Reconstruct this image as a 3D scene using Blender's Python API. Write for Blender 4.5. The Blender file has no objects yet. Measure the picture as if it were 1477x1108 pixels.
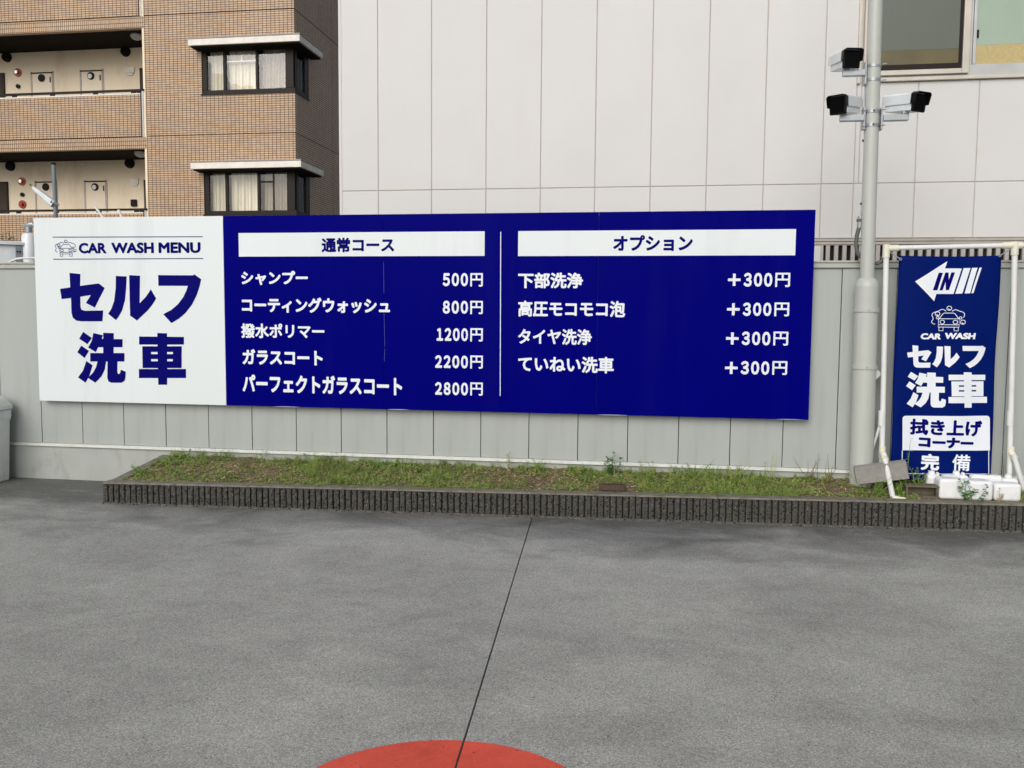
import bpy, math, random
from mathutils import Vector, Matrix
random.seed(7)
S = bpy.context.scene
COL = S.collection

# ------------------------------------------------------------------ camera
FPX, YAW, PITCH, ROLL, EYE = 1277.6, -0.15895, -0.079266, 0.0074456, 1.6
PW, PH = 1477.0, 1108.0
FW = Vector((math.sin(YAW)*math.cos(PITCH), math.cos(YAW)*math.cos(PITCH), math.sin(PITCH)))
_r = Vector((math.cos(YAW), -math.sin(YAW), 0)); _u = _r.cross(FW)
RT = _r*math.cos(ROLL) + _u*math.sin(ROLL)
UP = -_r*math.sin(ROLL) + _u*math.cos(ROLL)
cam_d = bpy.data.cameras.new('camera'); cam = bpy.data.objects.new('camera', cam_d); COL.objects.link(cam)
cam_d.sensor_width = 36; cam_d.lens = 36*FPX/PW; cam_d.clip_start = 0.05; cam_d.clip_end = 2000
cam.matrix_world = Matrix(((RT.x, UP.x, -FW.x, 0), (RT.y, UP.y, -FW.y, 0), (RT.z, UP.z, -FW.z, EYE), (0, 0, 0, 1)))
S.camera = cam

# ------------------------------------------------------------------ sky, sun, exposure
world = bpy.data.worlds.new('World'); S.world = world; world.use_nodes = True
SUN_EL, SUN_AZ = math.radians(33), math.radians(194)      # azimuth: clockwise from +Y (behind the camera, a little left)
wn = world.node_tree.nodes; wl = world.node_tree.links
sky = wn.new('ShaderNodeTexSky'); sky.sky_type = 'NISHITA'; sky.sun_disc = False
sky.sun_elevation = SUN_EL; sky.sun_rotation = SUN_AZ; sky.dust_density = 4.0; sky.ozone_density = 0.6; sky.air_density = 0.7
hs = wn.new('ShaderNodeHueSaturation'); hs.inputs['Saturation'].default_value = 0.45
wl.new(sky.outputs[0], hs.inputs['Color'])
bg = wn['Background']; bg.inputs['Strength'].default_value = 0.12
wl.new(hs.outputs[0], bg.inputs['Color'])
sun_d = bpy.data.lights.new('sun', 'SUN'); sun_d.energy = 1.3; sun_d.angle = math.radians(45); sun_d.color = (1, .978, .945)
sun = bpy.data.objects.new('sun', sun_d); COL.objects.link(sun)
sdir = Vector((math.sin(SUN_AZ)*math.cos(SUN_EL), math.cos(SUN_AZ)*math.cos(SUN_EL), math.sin(SUN_EL)))
sun.rotation_euler = sdir.to_track_quat('Z', 'Y').to_euler()
S.view_settings.view_transform = 'Standard'; S.view_settings.look = 'None'
S.view_settings.gamma = 1; S.view_settings.exposure = -0.28
try: S.view_settings.use_curve_mapping = False
except Exception: pass

# ------------------------------------------------------------------ helpers
def ray(px, py): return RT*((px-PW/2)/FPX) - UP*((py-PH/2)/FPX) + FW
def at(px, py, Y):
    d = ray(px, py); p = d*(Y/d.y); return Vector((p.x, p.y, p.z+EYE))
def gp(px, py, z=0.0):
    d = ray(px, py); p = d*((z-EYE)/d.z); return Vector((p.x, p.y, z))

def srgb(r, g, b):
    f = lambda c: (c/255/12.92 if c/255 <= .04045 else ((c/255+.055)/1.055)**2.4)
    return (f(r), f(g), f(b), 1)

def mat(name, col, rough=.6, metal=0, var=.08, scale=6, bump=0.0, bscale=60, spec=.5, streak=0, isl=0, coat=0, dirt=None):
    m = bpy.data.materials.new(name); m.use_nodes = True
    n, l = m.node_tree.nodes, m.node_tree.links; b = n['Principled BSDF']
    b.inputs['Roughness'].default_value = rough; b.inputs['Metallic'].default_value = metal
    b.inputs['Specular IOR Level'].default_value = spec
    if coat: b.inputs['Coat Weight'].default_value = coat
    tc = n.new('ShaderNodeTexCoord')
    no = n.new('ShaderNodeTexNoise'); no.inputs['Scale'].default_value = scale; no.inputs['Detail'].default_value = 6
    src = tc.outputs['Object']
    if streak:
        mp = n.new('ShaderNodeMapping'); mp.inputs['Scale'].default_value = (1, 1, 1/streak); l.new(src, mp.inputs[0]); l.new(mp.outputs[0], no.inputs['Vector'])
    else: l.new(src, no.inputs['Vector'])
    cr = n.new('ShaderNodeMapRange'); cr.inputs['From Min'].default_value = .3; cr.inputs['From Max'].default_value = .7
    cr.inputs['To Min'].default_value = 1-var; cr.inputs['To Max'].default_value = 1+var
    l.new(no.outputs['Fac'], cr.inputs['Value'])
    v = cr.outputs[0]
    if isl:
        g = n.new('ShaderNodeNewGeometry'); mr = n.new('ShaderNodeMapRange'); mr.inputs['To Min'].default_value = 1-isl; mr.inputs['To Max'].default_value = 1+isl
        l.new(g.outputs['Random Per Island'], mr.inputs['Value'])
        mu = n.new('ShaderNodeMath'); mu.operation = 'MULTIPLY'; l.new(v, mu.inputs[0]); l.new(mr.outputs[0], mu.inputs[1]); v = mu.outputs[0]
    vm = n.new('ShaderNodeVectorMath'); vm.operation = 'SCALE'; vm.inputs[0].default_value = col[:3]; l.new(v, vm.inputs['Scale'])
    out = vm.outputs[0]
    if dirt:
        dcol, amount, dscale, dst = dirt
        dn = n.new('ShaderNodeTexNoise'); dn.inputs['Scale'].default_value = dscale; dn.inputs['Detail'].default_value = 8; dn.inputs['Roughness'].default_value = .65
        mp = n.new('ShaderNodeMapping'); mp.inputs['Scale'].default_value = (1, 1, 1/dst); l.new(src, mp.inputs[0]); l.new(mp.outputs[0], dn.inputs['Vector'])
        dr = n.new('ShaderNodeMapRange'); dr.inputs['From Min'].default_value = .52; dr.inputs['From Max'].default_value = .75; dr.inputs['To Max'].default_value = amount
        l.new(dn.outputs['Fac'], dr.inputs['Value'])
        mx = n.new('ShaderNodeMix'); mx.data_type = 'RGBA'; l.new(dr.outputs[0], mx.inputs['Factor']); l.new(out, mx.inputs['A']); mx.inputs['B'].default_value = dcol
        out = mx.outputs['Result']
    l.new(out, b.inputs['Base Color'])
    if bump:
        bn = n.new('ShaderNodeTexNoise'); bn.inputs['Scale'].default_value = bscale; bn.inputs['Detail'].default_value = 5; l.new(tc.outputs['Object'], bn.inputs['Vector'])
        bp = n.new('ShaderNodeBump'); bp.inputs['Strength'].default_value = bump; bp.inputs['Distance'].default_value = .01
        l.new(bn.outputs['Fac'], bp.inputs['Height']); l.new(bp.outputs[0], b.inputs['Normal'])
    return m

def tag(o, label=None, cat=None, group=None, kind=None):
    if label: o['label'] = label
    if cat: o['category'] = cat
    if group: o['group'] = group
    if kind: o['kind'] = kind
    return o
def thing(name, loc, label, cat, group=None):
    o = bpy.data.objects.new(name, None); o.empty_display_size = .1; COL.objects.link(o); o.location = loc
    return tag(o, label, cat, group)
def worldloc(p):
    v = Vector((0, 0, 0))
    while p is not None: v += p.location; p = p.parent
    return v
def link(name, me, parent=None, loc=(0, 0, 0)):
    o = bpy.data.objects.new(name, me); COL.objects.link(o); o.parent = parent; o.location = loc; return o

class MB:
    def __init__(s): s.v = []; s.f = []
    def add(s, vs, fs):
        k = len(s.v); s.v += [tuple(v) for v in vs]; s.f += [tuple(i+k for i in f) for f in fs]; return s
    def box(s, x0, x1, y0, y1, z0, z1, M=None):
        vs = [Vector(p) for p in ((x0,y0,z0),(x1,y0,z0),(x1,y1,z0),(x0,y1,z0),(x0,y0,z1),(x1,y0,z1),(x1,y1,z1),(x0,y1,z1))]
        if M is not None: vs = [M @ v for v in vs]
        return s.add(vs, [(0,3,2,1),(4,5,6,7),(0,1,5,4),(1,2,6,5),(2,3,7,6),(3,0,4,7)])
    def tube(s, pts, r, n=12, cap=True, r2=None):
        pts = [Vector(p) for p in pts]; k0 = len(s.v); m = len(pts)
        rs = r if isinstance(r, (list, tuple)) else [r]*m
        prev = None
        for i, p in enumerate(pts):
            d = (pts[min(i+1, m-1)] - pts[max(i-1, 0)]).normalized()
            if prev is None: a = d.orthogonal().normalized()
            else: a = (prev - d*prev.dot(d)).normalized()
            prev = a; b = d.cross(a)
            for j in range(n):
                t = 2*math.pi*j/n; s.v.append(tuple(p + (a*math.cos(t)+b*math.sin(t))*rs[i]))
        for i in range(m-1):
            for j in range(n):
                A = k0+i*n+j; B = k0+i*n+(j+1) % n; s.f.append((A, B, B+n, A+n))
        if cap: s.f.append(tuple(k0+j for j in range(n))[::-1]); s.f.append(tuple(k0+(m-1)*n+j for j in range(n)))
        return s
    def cyl(s, a, b, r, n=20): return s.tube([a, b], r, n)
    def quad(s, a, b, c, d): return s.add([a, b, c, d], [(0, 1, 2, 3)])
    def prism(s, pts, d):
        "pts: closed outline of Vectors, d: extrusion vector"
        n = len(pts); pts = [Vector(p) for p in pts]; d = Vector(d)
        return s.add(pts + [p+d for p in pts], [tuple(range(n)), tuple(range(2*n-1, n-1, -1))] + [(i, i+n, (i+1) % n+n, (i+1) % n) for i in range(n)])
    def mesh(s, name, off=Vector((0, 0, 0))):
        me = bpy.data.meshes.new(name); me.from_pydata([(v[0]-off.x, v[1]-off.y, v[2]-off.z) for v in s.v], [], s.f); me.update(); return me
    def build(s, name, m, parent=None, bevel=0, smooth=False, local=False, seg=2, fix=True):
        off = Vector((0, 0, 0)) if local or parent is None else worldloc(parent)
        me = s.mesh(name, off)
        me.materials.append(m)
        if smooth:
            for p in me.polygons: p.use_smooth = True
            try: me.set_sharp_from_angle(angle=math.radians(40))
            except Exception: pass
        if fix:
            import bmesh
            bm = bmesh.new(); bm.from_mesh(me); bmesh.ops.recalc_face_normals(bm, faces=bm.faces); bm.to_mesh(me); bm.free()
        o = link(name, me, parent)
        if bevel:
            b = o.modifiers.new('bevel', 'BEVEL'); b.width = bevel; b.segments = seg; b.limit_method = 'ANGLE'; b.harden_normals = False
        return o

def rounded_rect(x0, x1, z0, z1, r, n=6):
    out = []
    for cx, cz, a0 in ((x1-r, z1-r, 0), (x0+r, z1-r, 90), (x0+r, z0+r, 180), (x1-r, z0+r, 270)):
        for i in range(n+1):
            a = math.radians(a0+90*i/n); out.append((cx+r*math.cos(a), cz+r*math.sin(a)))
    return out

# ------------------------------------------------------------------ materials
def ground_mat(name, base, red=False):
    m = bpy.data.materials.new(name); m.use_nodes = True
    n, l = m.node_tree.nodes, m.node_tree.links; b = n['Principled BSDF']
    tc = n.new('ShaderNodeTexCoord')
    def noise(scale, det, rough, vec=None, dist=0):
        t = n.new('ShaderNodeTexNoise'); t.inputs['Scale'].default_value = scale; t.inputs['Detail'].default_value = det
        t.inputs['Roughness'].default_value = rough; t.inputs['Distortion'].default_value = dist
        l.new(vec or tc.outputs['Object'], t.inputs['Vector']); return t.outputs['Fac']
    def rng(v, a, b_, c, d):
        r = n.new('ShaderNodeMapRange'); r.inputs['From Min'].default_value = a; r.inputs['From Max'].default_value = b_
        r.inputs['To Min'].default_value = c; r.inputs['To Max'].default_value = d; l.new(v, r.inputs['Value']); return r.outputs[0]
    def mul(a, b_):
        q = n.new('ShaderNodeMath'); q.operation = 'MULTIPLY'; l.new(a, q.inputs[0]); l.new(b_, q.inputs[1]); return q.outputs[0]
    mp = n.new('ShaderNodeMapping'); mp.inputs['Scale'].default_value = (.75, 1.0, 1); mp.inputs['Rotation'].default_value = (0, 0, .15); l.new(tc.outputs['Object'], mp.inputs[0])
    big = rng(noise(1.1, 7, .6, mp.outputs[0], .6), .3, .7, .81, 1.16)
    mid = rng(noise(4, 9, .7, mp.outputs[0], 1.2), .3, .72, .87, 1.15)
    fine = rng(noise(110, 4, .75), .32, .68, .94 if red else .74, 1.06 if red else 1.26)
    grit = rng(noise(260, 3, .7), .35, .65, .95 if red else .74, 1.05 if red else 1.26)
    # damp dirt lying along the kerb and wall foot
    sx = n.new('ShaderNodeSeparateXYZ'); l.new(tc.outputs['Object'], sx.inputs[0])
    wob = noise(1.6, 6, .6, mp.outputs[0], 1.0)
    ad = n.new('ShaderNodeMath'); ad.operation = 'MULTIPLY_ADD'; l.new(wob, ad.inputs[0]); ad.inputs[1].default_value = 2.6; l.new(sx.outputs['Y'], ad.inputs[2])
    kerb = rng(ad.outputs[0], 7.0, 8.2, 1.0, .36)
    def cells(scale, lo, hi):
        vc = n.new('ShaderNodeTexVoronoi'); vc.inputs['Scale'].default_value = scale; l.new(tc.outputs['Object'], vc.inputs['Vector'])
        sc_ = n.new('ShaderNodeSeparateColor'); l.new(vc.outputs['Color'], sc_.inputs[0]); return rng(sc_.outputs[2], 0, 1, lo, hi)
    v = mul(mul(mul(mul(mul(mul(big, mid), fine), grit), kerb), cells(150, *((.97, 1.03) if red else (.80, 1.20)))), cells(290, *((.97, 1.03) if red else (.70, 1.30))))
    # small pale and dark chips of aggregate
    vo = n.new('ShaderNodeTexVoronoi'); vo.inputs['Scale'].default_value = 48; l.new(tc.outputs['Object'], vo.inputs['Vector'])
    chip = rng(vo.outputs['Distance'], .12, .22, 1, 0)
    sp = n.new('ShaderNodeSeparateColor'); l.new(vo.outputs['Color'], sp.inputs[0])
    pick = rng(sp.outputs[0], .90, .93, 0, 1); dark = rng(sp.outputs[1], .92, .94, 0, 1)
    vm = n.new('ShaderNodeVectorMath'); vm.operation = 'SCALE'; vm.inputs[0].default_value = base[:3]; l.new(v, vm.inputs['Scale'])
    mx = n.new('ShaderNodeMix'); mx.data_type = 'RGBA'; l.new(mul(chip, pick), mx.inputs['Factor']); l.new(vm.outputs[0], mx.inputs['A'])
    mx.inputs['B'].default_value = srgb(225, 110, 90) if red else (.50, .50, .48, 1)
    mx2 = n.new('ShaderNodeMix'); mx2.data_type = 'RGBA'; l.new(mul(chip, dark), mx2.inputs['Factor']); l.new(mx.outputs['Result'], mx2.inputs['A'])
    mx2.inputs['B'].default_value = (.035, .035, .035, 1)
    # long pale scuffs
    mps = n.new('ShaderNodeMapping'); mps.inputs['Scale'].default_value = (.6, 2.6, 1); mps.inputs['Rotation'].default_value = (0, 0, -.35); l.new(tc.outputs['Object'], mps.inputs[0])
    sc1 = rng(noise(1.7, 12, .72, mps.outputs[0], 3.0), .57, .68, 0, .38)
    dk1 = rng(noise(3.1, 10, .7, mps.outputs[0], 2.0), .62, .72, 0, .40)
    # chalky dried patches and trails
    pt = rng(noise(2.3, 10, .7, mp.outputs[0], 2.2), .60, .74, 0, .40)
    mx3 = n.new('ShaderNodeMix'); mx3.data_type = 'RGBA'; l.new(pt, mx3.inputs['Factor']); l.new(mx2.outputs['Result'], mx3.inputs['A'])
    mx3.inputs['B'].default_value = (.46, .46, .44, 1) if not red else srgb(215, 105, 85)
    mx4 = n.new('ShaderNodeMix'); mx4.data_type = 'RGBA'; l.new(sc1, mx4.inputs['Factor']); l.new(mx3.outputs['Result'], mx4.inputs['A']); mx4.inputs['B'].default_value = mx3.inputs['B'].default_value
    mx5 = n.new('ShaderNodeMix'); mx5.data_type = 'RGBA'; l.new(dk1, mx5.inputs['Factor']); l.new(mx4.outputs['Result'], mx5.inputs['A']); mx5.inputs['B'].default_value = (.16, .16, .155, 1) if not red else srgb(170, 62, 50)
    l.new(mx5.outputs['Result'], b.inputs['Base Color'])
    b.inputs['Roughness'].default_value = .75
    b.inputs['Specular IOR Level'].default_value = .35
    bp = n.new('ShaderNodeBump'); bp.inputs['Strength'].default_value = .5; bp.inputs['Distance'].default_value = .004
    l.new(noise(220, 4, .7), bp.inputs['Height']); l.new(bp.outputs[0], b.inputs['Normal'])
    return m
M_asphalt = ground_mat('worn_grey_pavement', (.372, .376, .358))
M_redpaint = ground_mat('red_ground_paint', srgb(226, 90, 72), True)
M_gap = mat('joint_filler', (.012, .012, .012, 1), .9)
M_fence = mat('fence_panel_paint', srgb(171, 177, 174), .5, var=.035, scale=2.5, streak=6, bump=.04, bscale=25, dirt=(srgb(125, 128, 120), .20, 11, 16))
M_fencebase = mat('fence_base_paint', srgb(172, 176, 171), .7, var=.06, scale=4, bump=.1, bscale=40, dirt=(srgb(110, 108, 98), .5, 5, 2))
M_lip = mat('white_fence_lip', srgb(225, 227, 222), .5, dirt=(srgb(150, 150, 138), .6, 12, 1))
M_cap = mat('fence_cap', srgb(176, 178, 171), .45, dirt=(srgb(120, 122, 112), .4, 12, 1))
M_dark = mat('dark_void', (.012, .012, .012, 1), .8)
M_panel = mat('warehouse_cladding', srgb(216, 216, 215), .55, var=.03, scale=1.2, bump=.08, bscale=90, dirt=(srgb(212, 208, 203), .35, 2, 8))
M_seal = mat('cladding_seal', srgb(186, 178, 170), .8)
M_flash = mat('aluminium_flashing', srgb(182, 176, 168), .45, .2, dirt=(srgb(140, 132, 122), .4, 10, 1))
M_louvre = mat('grey_louvre_bar', srgb(180, 175, 170), .5)
M_beige = mat('beige_window_frame', srgb(206, 200, 188), .4, .1)
M_alu = mat('silver_window_frame', srgb(188, 190, 188), .35, .3)
M_white = mat('sign_white_face', srgb(226, 234, 236), .32, var=.02, scale=1.5, streak=5, bump=.02, bscale=3, dirt=(srgb(196, 202, 206), .38, 3, 8))
M_blue = mat('sign_blue_face', (.0003, .0003, .172, 1), .35, spec=.02, var=.07, scale=1.2, streak=4, bump=.05, bscale=3, dirt=((.006, .007, .17, 1), .35, 2, 9))
M_navy = mat('navy_lettering', (.001, .0008, .14, 1), .5, spec=.05)
M_wlet = mat('white_lettering', srgb(232, 238, 246), .4, var=.02)
M_alu_edge = mat('sign_edge', srgb(150, 155, 165), .4, .4)
M_banner = mat('banner_blue_vinyl', (.0012, .010, .125, 1), .42, spec=.03, var=.05, scale=3, bump=.06, bscale=5)
M_pvc = mat('white_pvc_pipe', srgb(228, 230, 228), .35, var=.04, dirt=(srgb(190, 188, 176), .3, 8, 3))
M_joint = mat('cream_pipe_joint', srgb(228, 226, 206), .4, var=.05)
M_pole = mat('pale_grey_pole', srgb(188, 192, 186), .38, var=.03, scale=4, streak=5, dirt=(srgb(140, 142, 132), .35, 6, 8))
M_galv = mat('galvanised_steel', srgb(168, 174, 178), .4, .5, var=.08, scale=20)
M_camw = mat('white_camera_plastic', srgb(226, 232, 236), .35)
M_black = mat('black_plastic', (.006, .006, .007, 1), .4, spec=.15)
M_glass_black = mat('black_camera_glass', (.003, .003, .004, 1), .1, spec=.12)
M_cable = mat('grey_conduit', srgb(90, 92, 92), .6, bump=.1, bscale=120)
M_kerbgap = mat('kerb_gap', (.018, .017, .015, 1), .95, bump=.5)
M_kerb = mat('split_face_kerb', (.102, .099, .088, 1), .85, var=.4, scale=40, bump=.9, bscale=130, dirt=(srgb(130, 128, 118), .4, 30, 1))
def chips(m, scale, thr, col, size=.3):
    n, l = m.node_tree.nodes, m.node_tree.links; b = n['Principled BSDF']; old = b.inputs['Base Color'].links[0].from_socket
    tc = n.new('ShaderNodeNewGeometry'); vo = n.new('ShaderNodeTexVoronoi'); vo.inputs['Scale'].default_value = scale; l.new(tc.outputs['Position'], vo.inputs['Vector'])
    a = n.new('ShaderNodeMath'); a.operation = 'LESS_THAN'; a.inputs[1].default_value = size; l.new(vo.outputs['Distance'], a.inputs[0])
    s_ = n.new('ShaderNodeSeparateColor'); l.new(vo.outputs['Color'], s_.inputs[0])
    c = n.new('ShaderNodeMath'); c.operation = 'GREATER_THAN'; c.inputs[1].default_value = thr; l.new(s_.outputs[0], c.inputs[0])
    d = n.new('ShaderNodeMath'); d.operation = 'MULTIPLY'; l.new(a.outputs[0], d.inputs[0]); l.new(c.outputs[0], d.inputs[1])
    x = n.new('ShaderNodeMix'); x.data_type = 'RGBA'; l.new(d.outputs[0], x.inputs['Factor']); l.new(old, x.inputs['A']); x.inputs['B'].default_value = col; l.new(x.outputs['Result'], b.inputs['Base Color'])
chips(M_kerb, 60, .75, srgb(30, 29, 26), .45)
chips(M_kerb, 95, .93, srgb(160, 160, 152), .34)
M_kerbtop = mat('kerb_top', srgb(122, 118, 106), .9, var=.25, scale=18, bump=.4, bscale=90, dirt=(srgb(60, 58, 50), .7, 12, 1))
M_soil = mat('dry_soil', srgb(118, 104, 78), .95, var=.35, scale=18, bump=1, bscale=60, dirt=(srgb(60, 50, 32), .8, 9, 1))
M_straw = mat('dry_litter', srgb(178, 160, 122), .9, var=.15, isl=.55)
M_weed = mat('weed_green', (.19, .31, .055, 1), .6, var=.25, scale=5, isl=.45)
M_weed2 = mat('weed_yellow_green', (.33, .38, .10, 1), .6, var=.2, scale=5, isl=.4)
M_weedd = mat('dark_leaf', (.06, .17, .03, 1), .5, var=.15, scale=20, isl=.35)
M_stem = mat('dry_stem', srgb(120, 105, 75), .9, isl=.3)
for _m in (M_weed, M_weed2, M_weedd):
    _b = _m.node_tree.nodes['Principled BSDF']; _b.inputs['Subsurface Weight'].default_value = 0.0
M_jug = mat('white_jug_plastic', srgb(238, 241, 242), .38, var=.03, scale=8, dirt=(srgb(190, 188, 175), .5, 7, 1))
_b = M_jug.node_tree.nodes['Principled BSDF']; _b.inputs['Subsurface Weight'].default_value = .25; _b.inputs['Subsurface Radius'].default_value = (.03, .03, .03)
M_jugred = mat('faded_stamp_ink', srgb(120, 110, 125), .6)
M_conc = mat('grey_concrete', srgb(140, 138, 132), .9, var=.12, scale=30, bump=.4, bscale=160, dirt=(srgb(105, 102, 92), .4, 9, 1))
M_conc2 = mat('mossy_concrete', srgb(105, 98, 82), .95, var=.25, scale=22, bump=.5, bscale=100, dirt=(srgb(62, 58, 42), .8, 14, 1))
M_brick = mat('brown_brick', srgb(82, 66, 56), .9, var=.2, scale=30, bump=.5, bscale=120)
M_bin = mat('bin_plastic', srgb(236, 238, 234), .45, var=.03, dirt=(srgb(150, 150, 142), .4, 5, 3))
M_bag = mat('plastic_bag', srgb(232, 238, 240), .3)
_b = M_bag.node_tree.nodes['Principled BSDF']; _b.inputs['Alpha'].default_value = .9
# apartment
def tile_mat(name, side):
    m = bpy.data.materials.new(name); m.use_nodes = True
    n, l = m.node_tree.nodes, m.node_tree.links; b = n['Principled BSDF']
    tc = n.new('ShaderNodeTexCoord'); sx = n.new('ShaderNodeSeparateXYZ'); l.new(tc.outputs['Object'], sx.inputs[0])
    cb = n.new('ShaderNodeCombineXYZ'); l.new(sx.outputs['Y' if side == 'y' else 'X'], cb.inputs[0]); l.new(sx.outputs['Z'], cb.inputs[1])
    if side == 'v':
        l.new(sx.outputs['Z'], cb.inputs[0]); l.new(sx.outputs['X'], cb.inputs[1])
    br = n.new('ShaderNodeTexBrick'); br.offset = 0; br.squash = 1
    br.inputs['Scale'].default_value = 1; br.inputs['Brick Width'].default_value = .105; br.inputs['Row Height'].default_value = .0535
    br.inputs['Mortar Size'].default_value = .0085; br.inputs['Mortar Smooth'].default_value = .1; br.inputs['Bias'].default_value = 0
    br.inputs['Color1'].default_value = srgb(212, 182, 148); br.inputs['Color2'].default_value = srgb(196, 164, 132); br.inputs['Mortar'].default_value = srgb(98, 78, 62)
    l.new(cb.outputs[0], br.inputs['Vector'])
    no = n.new('ShaderNodeTexNoise'); no.inputs['Scale'].default_value = .5; no.inputs['Detail'].default_value = 5; l.new(tc.outputs['Object'], no.inputs['Vector'])
    mr = n.new('ShaderNodeMapRange'); mr.inputs['From Min'].default_value = .3; mr.inputs['From Max'].default_value = .7; mr.inputs['To Min'].default_value = .9; mr.inputs['To Max'].default_value = 1.1
    l.new(no.outputs['Fac'], mr.inputs['Value'])
    vm = n.new('ShaderNodeVectorMath'); vm.operation = 'SCALE'; l.new(br.outputs['Color'], vm.inputs[0]); l.new(mr.outputs[0], vm.inputs['Scale'])
    l.new(vm.outputs[0], b.inputs['Base Color']); b.inputs['Roughness'].default_value = .45
    bp = n.new('ShaderNodeBump'); bp.inputs['Strength'].default_value = .5; bp.inputs['Distance'].default_value = .01; bp.invert = True
    l.new(br.outputs['Fac'], bp.inputs['Height']); l.new(bp.outputs[0], b.inputs['Normal'])
    return m
M_tile = tile_mat('tan_tile_front', 'x'); M_tiley = tile_mat('tan_tile_side', 'y'); M_tilev = tile_mat('tan_tile_upright', 'v')
M_cream = mat('corridor_plaster', srgb(246, 232, 206), .8, var=.05, scale=1, dirt=(srgb(170, 145, 118), .4, 1.5, 3))
M_creamdoor = mat('cream_meter_door', srgb(242, 228, 204), .5, var=.02)
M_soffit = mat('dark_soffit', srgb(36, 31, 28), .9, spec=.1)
M_brown = mat('bronze_frame', srgb(36, 30, 26), .45, 0, spec=.2)
M_canopy = mat('cream_canopy', srgb(242, 238, 228), .6, dirt=(srgb(180, 165, 145), .4, 2, 1))
M_canopytop = mat('canopy_sheet', srgb(150, 146, 142), .5, .2)
M_curtain = mat('pale_curtain', srgb(228, 222, 200), .8, var=.22, scale=9, streak=12)
M_curtain2 = mat('grey_curtain', srgb(165, 155, 138), .8, var=.22, scale=9, streak=12)
M_red = mat('red_lamp', srgb(170, 60, 35), .25)
M_chrome = mat('chrome', (.7, .7, .68, 1), .15, 1)
M_room = mat('room_interior', srgb(70, 60, 50), .9)
def glass(name, tint=(1, 1, 1, 1), rough=.02, refl=.05):
    m = bpy.data.materials.new(name); m.use_nodes = True; n, l = m.node_tree.nodes, m.node_tree.links
    n.remove(n['Principled BSDF']); t = n.new('ShaderNodeBsdfTransparent'); t.inputs[0].default_value = tint
    g = n.new('ShaderNodeBsdfGlossy'); g.inputs['Roughness'].default_value = rough
    tc = n.new('ShaderNodeTexCoord'); nn = n.new('ShaderNodeTexNoise'); nn.inputs['Scale'].default_value = 1.3; l.new(tc.outputs['Object'], nn.inputs['Vector'])
    bp = n.new('ShaderNodeBump'); bp.inputs['Strength'].default_value = .15; bp.inputs['Distance'].default_value = .05; l.new(nn.outputs['Fac'], bp.inputs['Height']); l.new(bp.outputs[0], g.inputs['Normal'])
    mx = n.new('ShaderNodeMixShader'); mx.inputs[0].default_value = refl
    l.new(t.outputs[0], mx.inputs[1]); l.new(g.outputs[0], mx.inputs[2]); l.new(mx.outputs[0], n['Material Output'].inputs[0]); return m
M_glass = glass('window_glass')
M_frost_dark = mat('frosted_glass_dark', srgb(98, 105, 94), .25, var=.04, scale=2, bump=.1, bscale=150)
M_frost_dark_low = mat('frosted_glass_dark_low', srgb(98, 90, 58), .3, var=.22, scale=3, bump=.1, bscale=150)
M_frost = mat('frosted_glass_pale', srgb(160, 180, 162), .25, var=.05, scale=2, bump=.25, bscale=160)
M_frost_low = mat('frosted_glass_amber', srgb(192, 174, 120), .3, var=.1, scale=40, bump=.5, bscale=140)

# ================================================================== SETTING
# ground: two slabs parted by an open joint
j0 = gp(657, 1108); j1 = gp(766, 752)
jd = (j1-j0).normalized()
def joint_x(y): return j0.x + (j1.x-j0.x)*(y-j0.y)/(j1.y-j0.y)
g = tag(link('ground', bpy.data.meshes.new('ground'), None), kind='structure')
_m = MB().quad((-60, -40, -.03), (60, -40, -.03), (60, 60, -.03), (-60, 60, -.03)).mesh('ground'); _m.materials.append(M_gap); g.data = _m
w = .0032
YN, YE = -40, 7.72
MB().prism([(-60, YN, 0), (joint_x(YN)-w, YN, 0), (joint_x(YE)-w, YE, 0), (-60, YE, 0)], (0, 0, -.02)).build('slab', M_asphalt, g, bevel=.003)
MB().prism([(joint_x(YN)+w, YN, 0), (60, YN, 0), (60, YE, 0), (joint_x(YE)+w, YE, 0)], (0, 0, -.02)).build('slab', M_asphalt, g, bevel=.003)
MB().box(-60, 60, 7.74, 60, -.02, 0).build('far_yard', M_asphalt, g)
# painted red disc, parted by the joint
a, b_, c = gp(457, 1108), gp(640, 1069), gp(815, 1108)
ax, ay, bx, by, cx_, cy_ = a.x, a.y, b_.x, b_.y, c.x, c.y
D = 2*(ax*(by-cy_)+bx*(cy_-ay)+cx_*(ay-by))
ux = ((ax*ax+ay*ay)*(by-cy_)+(bx*bx+by*by)*(cy_-ay)+(cx_*cx_+cy_*cy_)*(ay-by))/D
uy = ((ax*ax+ay*ay)*(cx_-bx)+(bx*bx+by*by)*(ax-cx_)+(cx_*cx_+cy_*cy_)*(bx-ax))/D
R = math.hypot(ax-ux, ay-uy)
disc = tag(bpy.data.objects.new('painted_disc', None), kind='structure'); COL.objects.link(disc); disc.location = (ux, uy, 0)
for sgn in (-1, 1):
    pts = []
    for i in range(240):
        t = 2*math.pi*i/240; rr = R*(1+.0012*math.sin(7*t)+.0010*math.sin(23*t+1)); x, y = ux+rr*math.cos(t), uy+rr*math.sin(t)
        if (x-joint_x(y))*sgn > w+.002: pts.append((i, Vector((x, y, .004))))
    k = max(range(len(pts)), key=lambda q: (pts[q][0]-pts[q-1][0]) % 240)
    pts = [p for _, p in pts[k:]+pts[:k]]
    for q in (0, -1): pts[q].x = joint_x(pts[q].y)+sgn*(w+.001)
    MB().prism(pts, (0, 0, -.0035)).build('paint_half', M_redpaint, disc)

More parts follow.
